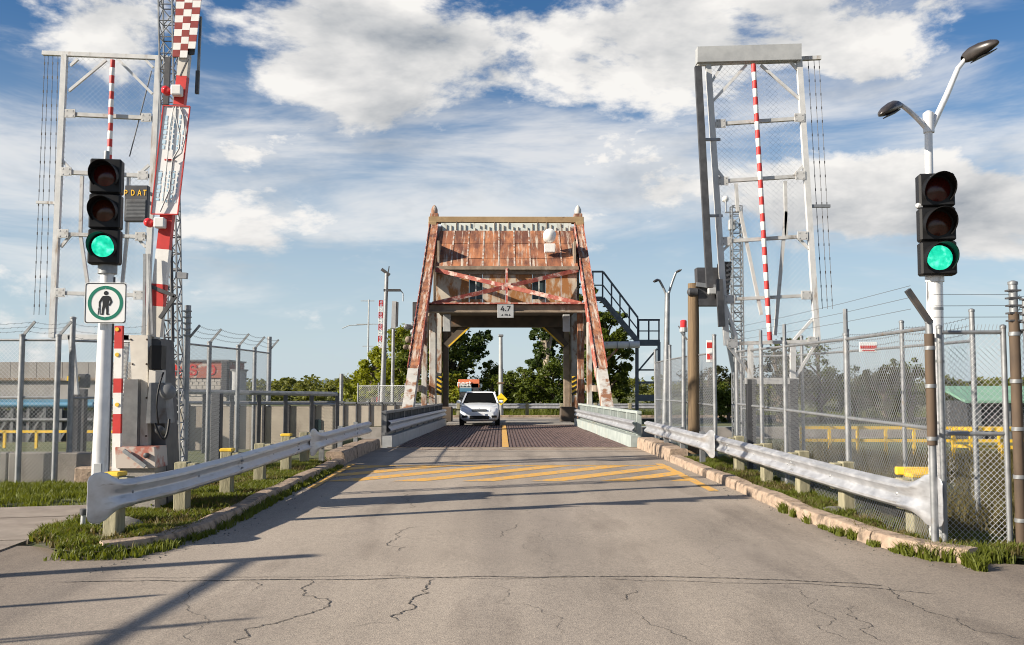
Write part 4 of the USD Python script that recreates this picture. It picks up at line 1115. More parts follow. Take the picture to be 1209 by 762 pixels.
# ================================================================== WARNING GATE on the left
YG = 14.0
fg = P(165, 590, YG); fg[2] = g(YG)
wg = thing('crossing_gate', 'raised red and white crossing gate with checkered tip beside the left signal', 'crossing gate', fg)
seg = lambda a, b, w, h, nm, m, Y=YG, par=wg: MB().bar(P(*a, Y), P(*b, Y), w, h).build(nm, m, par)
S = YG / F
armx = lambda y: 178 + (399 - y) * (222 - 178) / 399.0 * 1.0
wpx = lambda y: (12 + (y - 70) * .014)
for y0, y1, m_ in ((398, 362, 'cabinet'), (362, 336, 'red_paint'), (336, 295, 'white_paint'), (295, 250, 'red_paint'), (250, 125, 'dark_metal'), (125, 91, 'red_paint'), (91, 66, 'cabinet'), (66, -18, 'white_paint')):
    MB().bar(P(armx(y0) + 4, y0, YG), P(armx(y1) + 4, y1, YG), wpx((y0 + y1) / 2) * S, .12).build('arm', m_, wg)
# lettered panel in a red frame with conduit loops on it
q = [P(178.5, 253, YG - .10), P(210, 253.5, YG - .10), P(224.5, 126, YG - .10), P(193, 125, YG - .10)]
def slab(q, dep, nm, m_, par):
    q = [np.asarray(k) for k in q]; k = [p + np.array([0, dep, 0]) for p in q]
    return MB().add(q + k, [(0, 1, 2, 3), (7, 6, 5, 4), (0, 4, 5, 1), (1, 5, 6, 2), (2, 6, 7, 3), (3, 7, 4, 0)]).build(nm, m_, par)
pnl = slab(q, .025, 'lettered_panel', 'faded_panel', wg)
for i in range(4): MB().bar(q[i] + np.array([0, -.003, 0]), q[(i + 1) % 4] + np.array([0, -.003, 0]), .013, .03).build('frame', 'red_paint', pnl)
def onp(u, v, o=-.004): return (q[0] * (1 - u) + q[1] * u) * (1 - v) + (q[3] * (1 - u) + q[2] * u) * v + np.array([0, o, 0])
mid_bar = MB().bar(onp(.28, .50), onp(.62, .50), .02, .03).build('frame', 'red_paint', pnl)
ux = onp(.5, .9) - onp(.5, .1); ux /= np.linalg.norm(ux); uy = np.cross([0, -1, 0], ux); uy = -uy if uy[0] > 0 else uy
rp_ = np.random.default_rng(31)
for u, wd, gap in ((.17, .050, .010), (.36, .020, .012), (.50, .020, .012), (.68, .026, .012), (.84, .020, .012)):
    pr = MB()                                    # columns of worn, unreadable blue print
    for v0, v1 in ((.10, .40), (.57, .92)):
        z = v0 + .03 * rp_.random()
        while z < v1:
            e = min(z + .018 + .03 * rp_.random(), v1)
            A_, B_ = onp(u, z), onp(u, e)
            pr.bar(A_, B_, wd * (.6 + .4 * rp_.random()), .003); z = e + gap * (.5 + rp_.random())
    tag(pr.build('lettering', 'blue_ink', pnl), kind='stuff')
MB().tube([onp(.50, .99, -.03), onp(.55, .9, -.05), onp(.80, .72, -.06), onp(.82, .60, -.06), onp(.62, .50, -.05), onp(.62, .22, -.04), onp(.35, .02, -.03)], .012, 6).build('conduit', 'grey_panel', wg, smooth=60)
MB().tube([onp(.62, .99, -.02), onp(.82, .9, -.04), onp(1.0, .70, -.05), onp(.92, .56, -.05), onp(.60, .49, -.04)], .011, 6).build('conduit', 'grey_panel', wg, smooth=60)
MB().tube([onp(.40, .99, -.02), onp(.36, .8, -.03), onp(.40, .5, -.03), onp(.42, .1, -.03)], .008, 6).build('conduit', 'grey_panel', wg, smooth=60)
# red lamps with white battery boxes
for (lx, ly), (bx, by) in (((196, 107), (209, 107.5)), ((175.5, 263), (189, 263.5))):
    cc = P(lx, ly, YG - .12); MB().disc(cc + np.array([0, -.03, 0]), .062, .09, (0, -1, 0), 18, .05).build('warning_lamp', 'red_lens', wg, smooth=40)
    MB().box(P(bx, by, YG - .14), (.145, .14, .145), .05, .015).build('lamp_box', 'white_paint', wg)
    MB().bar(cc + np.array([.04, .0, 0]), P(bx, by, YG - .1), .02).build('lamp_bracket', 'dull_steel', wg)
# checkered leaf
rows = 11
for k in range(rows):
    y0, y1 = 68 - k * 8.1, 68 - (k + 1) * 8.1
    for c_ in range(3):
        def xx_(y, c): return (203.5 + 4.8 * (68 - y) / 68) + c * (8.6 + 1.2 * (68 - y) / 68)
        if c_ == 2 and k == 0: continue
        sh = -2.5 * (c_ == 2) - 1.0 * (c_ == 0)
        qd = [P(xx_(y0, c_), y0 + sh, YG - .11), P(xx_(y0, c_ + 1), y0 + sh, YG - .11), P(xx_(y1, c_ + 1), y1 + sh, YG - .11), P(xx_(y1, c_), y1 + sh, YG - .11)]
        slab(qd, .02 + .002 * c_ + .001 * (k % 2), 'checker_plate', 'white_paint' if (k + c_) % 2 else 'maroon_paint', wg)
slab([P(204, 68, YG - .06), P(229, 64, YG - .06), P(238, -20, YG - .06), P(209, -20, YG - .06)], .03, 'backing', 'dark_metal', wg)
seg((233, 111), (237, 20), .035, .035, 'lower_rod', 'dull_steel', YG + .05); seg((232.6, 111), (233.6, 84), .05, .05, 'rod_grip', 'dark_metal', YG + .05)
seg((196, 124), (198.5, 68), .075, .06, 'counter_bar', 'dark_metal', YG + .15)
MB().bar(P(213, 90, YG - .1), P(222, 70, YG - .1), .02).build('strap', 'dark_metal', wg)
# drive cabinet, motor housing, striped post and pivot block
def block(x0, y0, x1, y1, x2, x3, dep, Y, nm, m_, par, ch=.012):
    """A cabinet whose front is the quad (x0, y1) (x1, y1) (x3, y0) (x2, y0)."""
    f_ = [P(x0, y1, Y), P(x1, y1, Y), P(x3, y0, Y), P(x2, y0, Y)]
    b_ = [p + np.array([0, dep, 0]) for p in f_]
    cpt = np.mean(f_ + b_, 0)
    pts = []
    for p in f_ + b_:
        for ax_ in range(3):
            e = np.zeros(3); e[ax_] = np.sign(cpt[ax_] - p[ax_]) * ch
            pts.append(p + e)
    h_ = trimesh.convex.convex_hull(np.array(pts))
    return MB().tm(h_).build(nm, m_, par)
cb = block(159, 396, 174, 528, 153, 174.5, .5, YG - .2, 'drive_cabinet', 'cabinet', wg)
for px_, py_ in ((154, 401), (173, 401), (156, 430), (172.5, 430), (157, 470), (172.5, 470), (159, 515), (172, 515)):
    MB().disc(P(px_ + .3, py_, YG - .205), .014, .01, (0, -1, 0), 8, .01).build('bolt', 'brown_post', cb)
block(141, 448, 161, 545, 147, 163, .3, YG - .32, 'side_box', 'motor_grey', wg)
block(169, 400, 199, 600, 174, 190, .55, YG - .05, 'pedestal', 'dark_metal', wg)
block(172, 452, 198, 500, 176, 194, .3, YG - .30, 'motor_housing', 'motor_grey', wg)
block(176, 408, 190, 436, 177, 191, .2, YG - .3, 'hatch', 'black', wg)
block(175, 437, 189, 457, 176, 190, .2, YG - .28, 'cover', 'cabinet', wg)
MB().disc(P(198, 463, YG - .35), .105, .22, (.3, -1, 0), 18, .03).build('brake_drum', 'motor_grey', wg, smooth=40)
MB().disc(P(187, 507, YG - .35), .06, .2, (.1, -1, .2), 14, .02).build('gear_cover', 'dark_metal', wg, smooth=40)
MB().tube(bez(P(183, 500, YG - .45), P(196, 540, YG - .5), P(200, 495, YG - .4)), .018, 6).build('cable', 'black', wg, smooth=60)
MB().tube(bez(P(193, 440, YG - .3), P(181, 470, YG - .5), P(187, 500, YG - .4)), .013, 6).build('cable', 'black', wg, smooth=60)
block(137, 528, 183, 553, 136, 182, .5, YG - .55, 'pivot_block', 'rust_panel', wg)
block(137, 553, 183, 622, 137, 183, .5, YG - .50, 'foundation', 'concrete', wg)
seg((146, 532), (172, 551), .05, .04, 'link_rod', 'dull_steel', YG - .60)
MB().disc(P(172, 538, YG - .60), .035, .05, (0, -1, 0), 12, .01).build('pivot_pin', 'dark_metal', wg)
seg((171, 300), (170, 396), .035, .03, 'guide_rod', 'dull_steel', YG - .1); seg((177, 338), (207, 350), .05, .05, 'link_rod', 'dark_metal', YG - .1); seg((189, 376), (207, 350), .05, .05, 'link_rod', 'dark_metal', YG - .1)
seg((176, 300), (180, 395), .03, .03, 'guide_rod', 'dull_steel', YG - .14)

sp = thing('striped_post', 'narrow post with red and white blocks beside the gate cabinet', 'post', np.r_[P(139, 540, YG - .5)[:2], g(YG)])
for k, (y0, y1, m_) in enumerate(((385, 412, 'red_paint'), (412, 447, 'white_paint'), (447, 464, 'red_paint'), (464, 489, 'white_paint'), (489, 512, 'red_paint'), (512, 560, 'white_paint'))):
    MB().bar(P(139.6 + (450 - y0) * .02, y0, YG - .5), P(139.6 + (450 - y1) * .02, y1, YG - .5), 9 * S, .06).build('red_block' if 'red' in m_ else 'white_block', m_, sp)
for y0 in (386, 416, 475): MB().disc(P(138, y0 + 3, YG - .54), .028, .02, (0, -1, 0), 10).build('reflector', 'yellow_paint', sp)

# lattice mast of the gate, leaning a little
YT = 15.2
ft = P(209, 600, YT); ft[2] = g(YT)
lm = thing('lattice_mast', 'dark steel lattice mast rising behind the crossing gate', 'mast', ft)
lattice(MB(), P(207, 560, YT), P(197, -30, YT), .21, 30, .016, .010).build('lattice', 'dull_steel', lm)
MB().tube([ft, P(207, 560, YT)], .09, 8).build('foot', 'dark_metal', lm)
MB().tube([P(204, 404, YT - .2), P(201, 250, YT - .2)], .028, 8).build('conduit', 'dark_metal', lm)
MB().bar(P(208, 325, YT - .15), P(221, 326, YT - .15), .09, .09).build('camera', 'post_steel', lm)
MB().bar(P(198, 318, YT - .1), P(210, 318, YT - .1), .03).build('bracket', 'dull_steel', lm)

# ================================================================== FENCES
ARM_L, ARM_R = (.22, 0, .27), (.20, 0, .25)
# right side: along the road, 10 to 28 m away, with an open bay
fr1 = thing('chain_link_fence', 'long chain-link fence along the right kerb behind the guardrail', 'fence', (4.55, 10.45, -.22))
fence(fr1, [(4.52, 10.45), (4.66, 13.4), (4.74, 16.6), (4.76, 18.2), (4.78, 20.2)], 2.40, 2.45, .038, mids=(1.34,), rail_r=.022, pitch=.07, wr=.0017)
for (x, y, h) in ((4.66, 13.4, .62), (4.74, 16.6, .55), (4.76, 18.2, .5), (4.78, 20.2, .55)):
    MB().tube([(x, y, g(y) + 2.40), (x, y, g(y) + 2.45 + h * .55)], .032, 8).build('extension', 'post_steel', fr1, smooth=40)
# brown sleeve and barbed arm on the corner post
MB().tube([(4.52, 10.45, g(10) + 1.15), (4.52, 10.45, g(10) + 2.32)], .052, 12).build('brown_sleeve', 'brown_post', fr1, smooth=40)
for h in (1.2, 1.75, 2.15): MB().tube([(4.52, 10.45, g(10) + h), (4.52, 10.45, g(10) + h + .04)], .058, 12).build('clamp', 'post_steel', fr1, smooth=40)
MB().bar((4.52, 10.43, g(10) + 2.44), (4.28, 10.40, g(10) + 2.78), .06, .05).build('barbed_arm', 'dark_metal', fr1)
bw = MB()
for h in (2.62, 2.75, 2.88):
    bw.sticks([(4.56, 11, g(11) + h), (4.66, 13.4, g(13) + h), (4.74, 16.6, g(16) + h)], [(4.66, 13.4, g(13) + h), (4.74, 16.6, g(16) + h), (4.78, 20.2, g(20) + h)], .0032)
tag(bw.build('barbed_wire', 'dark_wire', fr1), kind='stuff')
# right side: across, to the frame edge and beyond
fr2 = thing('chain_link_fence', 'chain-link fence panel across the grass right of the right signal pole', 'fence', (4.7, 10.55, -.22))
fence(fr2, [(4.70, 10.62), (5.36, 10.56)], 2.36, 2.40, .03, mids=(1.28,), pitch=.062, wr=.0026)
fr3 = thing('chain_link_gate', 'chain-link gate at the right picture edge on two tall posts', 'gate', (5.42, 10.5, -.22))
fence(fr3, [(5.43, 10.46), (8.6, 10.3)], 2.36, 2.86, .045, mids=(1.30, .12), pitch=.062, wr=.0026, barbed=((2.46, 0), (2.6, 0), (2.74, 0)))
MB().tube([(5.52, 10.40, -.22), (5.52, 10.40, 2.48)], .028, 10).build('gate_stile', 'post_steel', fr3, smooth=40)
MB().tube([(5.43, 10.46, g(10) + .05), (5.43, 10.46, g(10) + 2.55)], .054, 12).build('brown_sleeve', 'brown_post', fr3, smooth=40)
for h in (.35, .8, 1.3, 1.8, 2.3): MB().tube([(5.43, 10.46, g(10) + h), (5.43, 10.46, g(10) + h + .04)], .062, 12).build('hinge_band', 'post_steel', fr3, smooth=40)
bw = MB()
for h in (2.5, 2.62, 2.74): bw.sticks([(4.58, 10.5, g(10) + h)], [(5.43, 10.46, g(10) + h)], .0032)
for h in (2.46, 2.54, 2.62, 2.70, 2.78):
    bw.box((5.43, 10.46, g(10) + h), (.13, .1, .018)); bw.box((5.53, 10.40, g(10) + h - .1), (.1, .07, .014))
tag(bw.build('barbed_wire', 'dark_wire', fr3), kind='stuff')
bw = MB()
for k in range(16): bw.sticks([(4.72 + k * .041, 10.6, g(10) + 2.34)], [(4.74 + k * .041, 10.59, g(10) + 2.43)], .003)
tag(bw.build('wire_ends', 'wire', fr2), kind='stuff')
# right side far bay
fr4 = thing('chain_link_fence', 'chain-link fence bay beside the distant double street lamp on the right', 'fence', (4.74, 22.1, 0))
fence(fr4, [(4.74, 22.1), (4.76, 25.2), (4.80, 28.3), (4.86, 31.4)], 2.42, 2.80, .045, mids=(1.25,), pitch=.075, wr=.0026)
for a in ((4.76, 25.2),): MB().bar((*a, 2.75), (a[0] - .2, a[1], 3.0), .04).build('barbed_arm', 'dull_steel', fr4)
# a second fence further in on the right
fr5 = thing('chain_link_fence', 'inner chain-link fence beyond the one along the right kerb', 'fence', (6.4, 13.6, -.2))
fence(fr5, [(6.0, 12.6), (6.15, 15.2), (6.25, 17.9), (6.3, 20.8), (5.6, 23.2)], 2.35, 2.72, .034, mids=(1.15,), pitch=.10, wr=.0013, barbed=((2.45, 0), (2.55, 0), (2.65, 0)), arms=None)
wn = thing('warning_sign', 'small red and white sign hanging on the inner right fence', 'sign', (6.2, 15.9, 2.0))
c = P(1025, 410, 16.4); MB().box(c, (.30, .012, .17), 0, .004).build('plate', 'sign_white', wn)
MB().box(c + np.array([0, -.008, 0]), (.27, .006, .05), 0).build('red_stripe', 'red_paint', wn); MB().box(c + np.array([0, -.0085, -.055]), (.2, .006, .02), 0).build('print', 'red_paint', wn)
wn = thing('warning_sign', 'tall red and white sign on the far right fence bay', 'sign', (4.7, 22.4, 1.9))
c = P(838, 415, 22.6); MB().box(c, (.16, .012, .50), 0, .004).build('plate', 'sign_white', wn)
for dz in (.14, -.12): MB().box(c + np.array([0, -.008, dz]), (.13, .006, .13), 0).build('red_stripe', 'red_paint', wn)

# left: along the concrete wall, then past the gate machinery and back to the canal
wl_ = thing('retaining_wall', 'low weathered concrete wall under the left chain-link fence', 'wall', (-12, 18.2, 0))
for k in range(5):
    x0 = -16.5 + k * 1.9
    MB().box((x0 + .94, 18.35 + .004 * (k % 2), .06), (1.87, .35, .66), 0, .02).build('wall_block', 'concrete', wl_)
MB().box((-7.15, 18.25, -.0), (.9, .7, .3), .05, .03).build('plinth', 'kerb', wl_)
fl1 = thing('chain_link_fence', 'dark chain-link fence with barbed arms on the low wall at far left', 'fence', (-12, 18.1, 0))
fence(fl1, [(-15.2, 17.9), (-12.5, 17.95), (-10.2, 17.97), (-8.62, 17.98), (-7.98, 18.0)], 2.55, 2.62, .05, arms=(.24, -.05, .26), mids=(1.52,), barbed=((2.62, .35), (2.62, .65), (2.62, .95)), post_mat='dull_steel', pitch=.075, wr=.0024)
fl1b = thing('chain_link_fence', 'narrow chain-link return panel left of the left signal pole', 'fence', (-7.6, 18.3, 0))
fence(fl1b, [(-7.86, 18.3), (-7.45, 18.9), (-6.55, 18.7)], 2.55, 2.95, .05, mids=(1.5,), post_mat='dull_steel', pitch=.075, wr=.0024, barbed=((2.62, 0), (2.74, 0), (2.86, 0)))
fl2 = thing('chain_link_fence', 'chain-link fence with barbed arms behind the crossing gate', 'fence', (-6.3, 20, 0))
fence(fl2, [(-6.30, 20.0), (-6.32, 21.6), (-6.33, 24.0), (-6.33, 25.6), (-6.33, 27.2)], 2.55, 2.62, .05, arms=(.26, -.04, .30), barbed=((2.62, .35), (2.62, .65), (2.62, .95)), post_mat='post_steel', pitch=.085, wr=.0022)
for (x, y, h) in ((-6.30, 20.0, 3.22), (-6.33, 27.2, 2.98)): MB().tube([(x, y, 0), (x, y, h)], .062, 10).build('tall_post', 'post_steel', fl2, smooth=40)
for h in (2.62, 2.74, 2.86, 2.98, 3.10): MB().box((-6.30, 19.96, h), (.16, .1, .025)).build('wire_bracket', 'dull_steel', fl2)
# yellow edge rails of the lock on both sides
def edge_rail(label, pts, h, two=True, legs=1.0, mat_='yellow_paint', r=.03):
    t = thing('yellow_railing' if mat_ == 'yellow_paint' else 'pipe_railing', label, 'railing', (*pts[0], g(pts[0][1])))
    for a, b in zip(pts[:-1], pts[1:]):
        a, b = np.array([*a, g(a[1])]), np.array([*b, g(b[1])]); L = np.linalg.norm(b - a)
        for hh in ((h, h * .5) if two else (h,)): MB().bar(a + [0, 0, hh], b + [0, 0, hh], r * 2, r * 2.4, (0, 0, 1)).build('rail', mat_, t)
        for s in np.linspace(0, 1, max(2, int(L / legs) + 1)):
            q = a + (b - a) * s; MB().bar(q - [0, 0, .05], q + [0, 0, h + .02], r * 2.2, r * 2).build('post', mat_, t)
    return t


edge_rail('low yellow railing behind the low concrete wall at far left', [(-17.5, 26.9), (-9.9, 26.9)], .42, False, .8)
edge_rail('yellow railing on the grass seen through the right fence', [(7.4, 24.6), (14.2, 24.2), (22, 24.0)], .62, True, .62)
edge_rail('yellow railing at the right picture edge behind the gate', [(9.8, 21.6), (12.4, 20.4), (18, 20.2)], .75, True, .9)

# beige panel wall by the water, with a pipe railing along it
pw = thing('panel_wall', 'long beige panelled wall with dark posts left of the bridge', 'wall', (-6, 26.4, 0))
for k in range(7):
    x0 = -8.9 + k * .66
    MB().box((x0 + .33, 26.45, .48), (.62, .10, 1.25), 0, .012).build('panel', 'beige_wall', pw)
    MB().box((x0, 26.40, .52), (.07, .14, 1.38), 0, .01).build('post', 'dark_metal', pw)
MB().box((-6.55, 26.42, 1.20), (4.8, .16, .08), 0, .015).build('cap', 'motor_grey', pw)
pw2 = thing('panel_wall', 'low beige panelled wall on the far bank left of the bridge railing', 'wall', (-6, 43.7, 0))
for k in range(7):
    x0 = -8.0 + .56 * k
    MB().box((x0 + .28, 43.75, .42), (.53, .08, 1.0), 0, .01).build('panel', 'beige_wall', pw2); MB().box((x0, 43.70, .46), (.08, .12, 1.12), 0, .01).build('post', 'dark_metal', pw2)
MB().box((-6.0, 43.72, .98), (4.2, .16, .09), 0, .015).build('cap', 'motor_grey', pw2)
MB().box((-4.85, 26.385, .58), (.22, .03, .34), 0, .008).build('vent', 'dark_window', pw)
pr_ = thing('pipe_railing', 'grey pipe handrail with close posts in front of the beige wall', 'railing', (-6, 24.6, 0))
MB().tube([(-8.6, 24.4, 1.50), (-4.25, 25.9, 1.42)], .06, 8).build('rail', 'post_steel', pr_, smooth=40)
MB().tube([(-8.6, 24.4, 1.22), (-4.25, 25.9, 1.16)], .035, 8).build('rail', 'post_steel', pr_, smooth=40)
for s in np.linspace(0, 1, 8): MB().box((-8.6 + 4.35 * s, 24.4 + 1.5 * s, .70), (.10, .08, 1.46), .33, .01).build('post', 'dark_metal', pr_)
q = P(239, 500, 22.5); MB().box((P(256, 490, 22.6)[0], 22.6, .70), (.22, .24, 1.5), 0, .02).build('end_post', 'dark_metal', pr_)

# ================================================================== THE LIFT BRIDGE PORTAL
XB, YB = .24, 50.0
HW = 3.66
pt = thing('bridge_portal', 'rusty steel portal frame of the lift bridge with sheeted counterweight', 'bridge', (XB, YB, 0))
legdir = np.array([0, -12.7, -8.3])
Ltop = lambda s: np.array([XB + s * HW, 50.0, 9.75]); Lbot = lambda s: np.array([XB + s * HW, 36.9, .95])
for s in (-1, 1):
    a, b = Ltop(s), Lbot(s)
    c = a + (b - a) * .86
    MB().bar(a, c, .52, .42, (1, 0, 0)).build('inclined_leg', 'rust_leg', pt)
    MB().bar(c, b + (b - a) * .05, .50, .40, (1, 0, 0)).build('leg_foot', 'pale_leg', pt)
    fl = MB()
    for e in (-1, 1): fl.bar(a + [e * .21, 0, .0], c + [e * .21, 0, 0], .62, .03, (1, 0, 0))
    fl.build('leg_flange', 'red_brace', pt)
    rv = MB(); n_ = np.cross(b - a, [1, 0, 0]); n_ /= np.linalg.norm(n_); n_ = n_ if n_[1] < 0 else -n_
    for k in range(46):
        p = a + (c - a) * (k + .5) / 46
        for e in (-.14, .14): rv.disc(p + n_ * .262 + np.array([e, 0, 0]), .035, .02, n_, 6, .02)
    tag(rv.build('rivets', 'rust_leg', pt), kind='stuff')
    # vertical rear post, inner post, hazard board
    MB().box((XB + s * (HW - .22), YB, 4.9), (.42, .45, 9.8), 0, .02).build('rear_post', 'pale_leg', pt)
    for e in (-1, 1): MB().box((XB + s * (HW - .22) + e * .2, YB - .24, 4.9), (.04, .10, 9.7)).build('post_flange', 'rust_beam', pt)
    MB().box((XB + s * (HW - .62), YB + .1, 2.25), (.30, .5, 4.5), 0, .02).build('inner_post', 'dark_beam' if s < 0 else 'rust_beam', pt)
    MB().box((XB + s * (HW - .30), 45.2, 2.6), (.30, .34, 5.3), 0, .02).build('front_post', 'pale_leg' if s < 0 else 'rust_leg', pt)
    MB().box((XB + s * (HW - .20), 41.8, 2.3), (.22, .26, 4.2), 0, .02).build('side_strut', 'pale_leg', pt)
    MB().bar((XB + s * (HW - .05), 45.2, 5.0), (XB + s * (HW - .05), YB, 2.2), .22, .16, (1, 0, 0)).build('side_brace', 'rust_beam', pt)
    MB().bar((XB + s * (HW - .05), 39.6, 1.6), (XB + s * (HW - .05), YB, 1.7), .25, .16, (1, 0, 0)).build('side_beam', 'rust_beam', pt)
    hz = MB().box((XB + s * (HW - .62), 44.9, 1.75), (.20, .05, .85)).build('hazard_board', 'yellow_paint', pt)
    for k in range(4): MB().bar((XB + s * (HW - .62) - .12, 44.866, 1.42 + k * .22 - .07 * s), (XB + s * (HW - .62) + .12, 44.866, 1.42 + k * .22 + .07 * s), .10, .012).build('black_stripe', 'sign_black', hz)
    # knee brace with yellow edge, at the clearance arch
    a2, b2 = np.array([XB + s * (HW - .66), YB - .15, 3.75]), np.array([XB + s * (HW - 1.80), YB - .15, 4.95])
    MB().add([[XB + s * (HW - .5), YB - .1 + e, z] if x is None else [XB + s * (HW - x), YB - .1 + e, z] for e in (0, .12) for x, z in ((None, 3.6), (1.9, 5.0), (None, 5.0))], [(0, 1, 2), (5, 4, 3), (0, 3, 4), (0, 4, 1)]).build('gusset', 'dark_beam', pt)
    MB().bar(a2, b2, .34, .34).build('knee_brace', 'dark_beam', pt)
    MB().bar(a2 + np.array([-s * .13, -.19, -.02]), b2 + np.array([-s * .13, -.19, -.16]), .075, .05).build('yellow_edge', 'yellow_paint', pt)
    MB().box((XB + s * (HW - .62), 49.6, .35), (.75, .8, .75), 0, .05).build('footing', 'dark_beam', pt)
    MB().box((XB + s * (HW + .12), 37.0, .30), (.5, .9, .7), 0, .05).build('footing', 'dark_beam', pt)
    # hanger plates below the front beam, finials on the top beam
    MB().box((XB + s * (HW - .98), 44.6, 4.55), (.32, .12, .78), 0, .02).build('hanger_plate', 'grey_panel', pt)
    fx = XB + s * (HW - .02)
    MB().box((fx, YB, 10.38), (.42, .4, .18), 0, .02).build('finial_base', 'rust_leg', pt)
    MB().tube([(fx, YB, 10.45), (fx, YB, 10.68), (fx, YB, 10.84), (fx, YB, 10.92)], [.17, .17, .10, .02], 10).build('finial', 'pale_leg', pt, smooth=40)
    MB().box((XB + s * (HW + .06), YB - .02, 9.55), (.42, .55, .95), 0, .02).build('corner_post', 'brown_beam', pt)
MB().box((XB, YB, 10.14), (2 * HW + .52, .5, .30), 0, .02).build('top_beam', 'brown_beam', pt)
MB().box((XB, YB - .02, 9.72), (2 * HW - .75, .40, .50), 0, .01).build('pale_band', 'pale_plate', pt)
lv = MB()
for k in range(26): lv.box((XB - 3.0 + k * .24, YB - .24, 9.72 + .12 * math.sin(k * 4)), (.03, .05, .30 + .15 * math.sin(k * 7)))
tag(lv.build('drip_marks', 'rust_beam', pt), kind='stuff')
# inclined sheeting: nine rusty sheets between pale seams
S0, S1 = np.array([0, 49.45, 9.50]), np.array([0, 46.05, 7.22])
nrm_ = np.cross(S1 - S0, [1, 0, 0]); nrm_ /= np.linalg.norm(nrm_); nrm_ = nrm_ if nrm_[1] < 0 else -nrm_
wS = 2 * (HW - .32) / 9
for k in range(9):
    x0 = XB - (HW - .32) + k * wS
    for j, (u0, u1) in enumerate(((0, .36), (.37, .76), (.77, 1.0))):
        a = S0 + (S1 - S0) * u0; b = S0 + (S1 - S0) * u1; o = nrm_ * (.004 * ((k * 3 + j * 5) % 4))
        MB().bar(np.array([x0 + wS / 2, a[1], a[2]]) + o, np.array([x0 + wS / 2, b[1], b[2]]) + o, .03, wS - .012, (1, 0, 0)).build('rusty_sheet', 'rust_sheet' if (k * 7 + j * 3) % 5 else 'rust_sheet_dark', pt)
    if k: 
        sx = np.array([x0, 0, 0]); MB().bar(sx + S0 + nrm_ * .03, sx + S1 + nrm_ * .02, .03, .07, (1, 0, 0)).build('seam', 'seam_white', pt)
MB().bar(np.array([XB - HW + .3, *S1[1:]]), np.array([XB + HW - .3, *S1[1:]]), .12, .16, (0, 0, 1)).build('eave', 'rust_beam', pt)
MB().box((XB, 49.6, 8.4), (2 * HW - 1.0, 1.0, 1.6)).build('counterweight', 'dark_beam', pt)
# white floodlight box on the sheeting
c = np.array([XB + 2.05, 47.0, 8.62])
MB().disc(c + [0, -.25, .28], .30, .5, (0, -1, .1), 18, .12).build('siren', 'white_paint', pt, smooth=40)
MB().box(c + [0, -.1, -.36], (.52, .4, .42), 0, .03).build('siren_box', 'white_paint', pt)
# cross-braced bay: red braces before a patched rust and white wall
for k, (x0, x1) in enumerate(((-3.3, -1.75), (-1.12, -.05), (-.05, 1.2), (1.83, 2.55), (2.55, 3.3))):
    MB().box((XB + (x0 + x1) / 2, 46.32 + .004 * (k % 2), 6.2), (x1 - x0 - .02, .08, 1.95), 0, .006).build('wall_plate', 'house_plate', pt)
for x0, x1 in ((-1.75, -1.12), (1.2, 1.83)):
    for z0, z1, m_ in ((5.22, 5.78, 'house_plate'), (6.72, 7.18, 'rust_beam')): MB().box((XB + (x0 + x1) / 2, 46.32, (z0 + z1) / 2), (x1 - x0 - .02, .08, z1 - z0)).build('wall_plate', m_, pt)
    wn_ = MB().box((XB + (x0 + x1) / 2, 46.42, 6.25), (x1 - x0, .04, .95)).build('window', 'dark_window', pt)
    MB().box((XB + (x0 + x1) / 2, 46.30, 6.25), (.04, .05, .93)).build('mullion', 'pale_plate', wn_)
MB().box((XB, 46.25, 7.05), (2 * HW - .8, .14, .22)).build('head_beam', 'rust_beam', pt)
Z0, Z1, YF0, YF1 = 5.35, 7.15, 44.3, 46.2
for s in (-1, 1):
    for side, z in ((1, 0),):
        a, b = np.array([XB - s * (HW - .35), YF1 - .1, Z1 - .02]), np.array([XB + s * (HW - .35), YF0, Z0 + .04])
        o = np.array([0, -.06 * (s > 0), 0])
        MB().bar(a + o, b + o, .19, .09).build('cross_brace', 'red_brace', pt)
        
MB().bar((XB, YF1 - .15, Z1), (XB, YF0 + .1, Z0), .20, .10, (1, 0, 0)).build('middle_post', 'red_brace', pt)
MB().box((XB, (YF0 + YF1) / 2 - .12, (Z0 + Z1) / 2), (.42, .10, .34), 0, .02).build('gusset_plate', 'red_brace', pt)
MB().box((XB, 44.0, 5.16), (2 * HW - .3, .34, .30), 0, .02).build('front_beam', 'rust_beam', pt)
MB().box((XB, 43.88, 5.36), (2 * HW - .3, .50, .07)).build('beam_flange', 'red_brace', pt)
MB().box((XB, 43.90, 4.99), (2 * HW - .3, .44, .05)).build('beam_flange', 'rust_beam', pt)
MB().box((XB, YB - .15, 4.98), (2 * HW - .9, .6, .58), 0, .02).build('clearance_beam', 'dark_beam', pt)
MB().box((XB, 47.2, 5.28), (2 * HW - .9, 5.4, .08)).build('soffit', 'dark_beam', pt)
for s in (-1, 1): MB().box((XB + s * (HW - .45), 48.0, 6.9), (.10, 3.2, 3.3)).build('side_plate', 'rust_beam', pt)
MB().box((P(492, 367, 44.5)[0], 44.6, 5.05), (.36, .5, .85), 0, .02).build('control_box', 'dark_metal', pt)
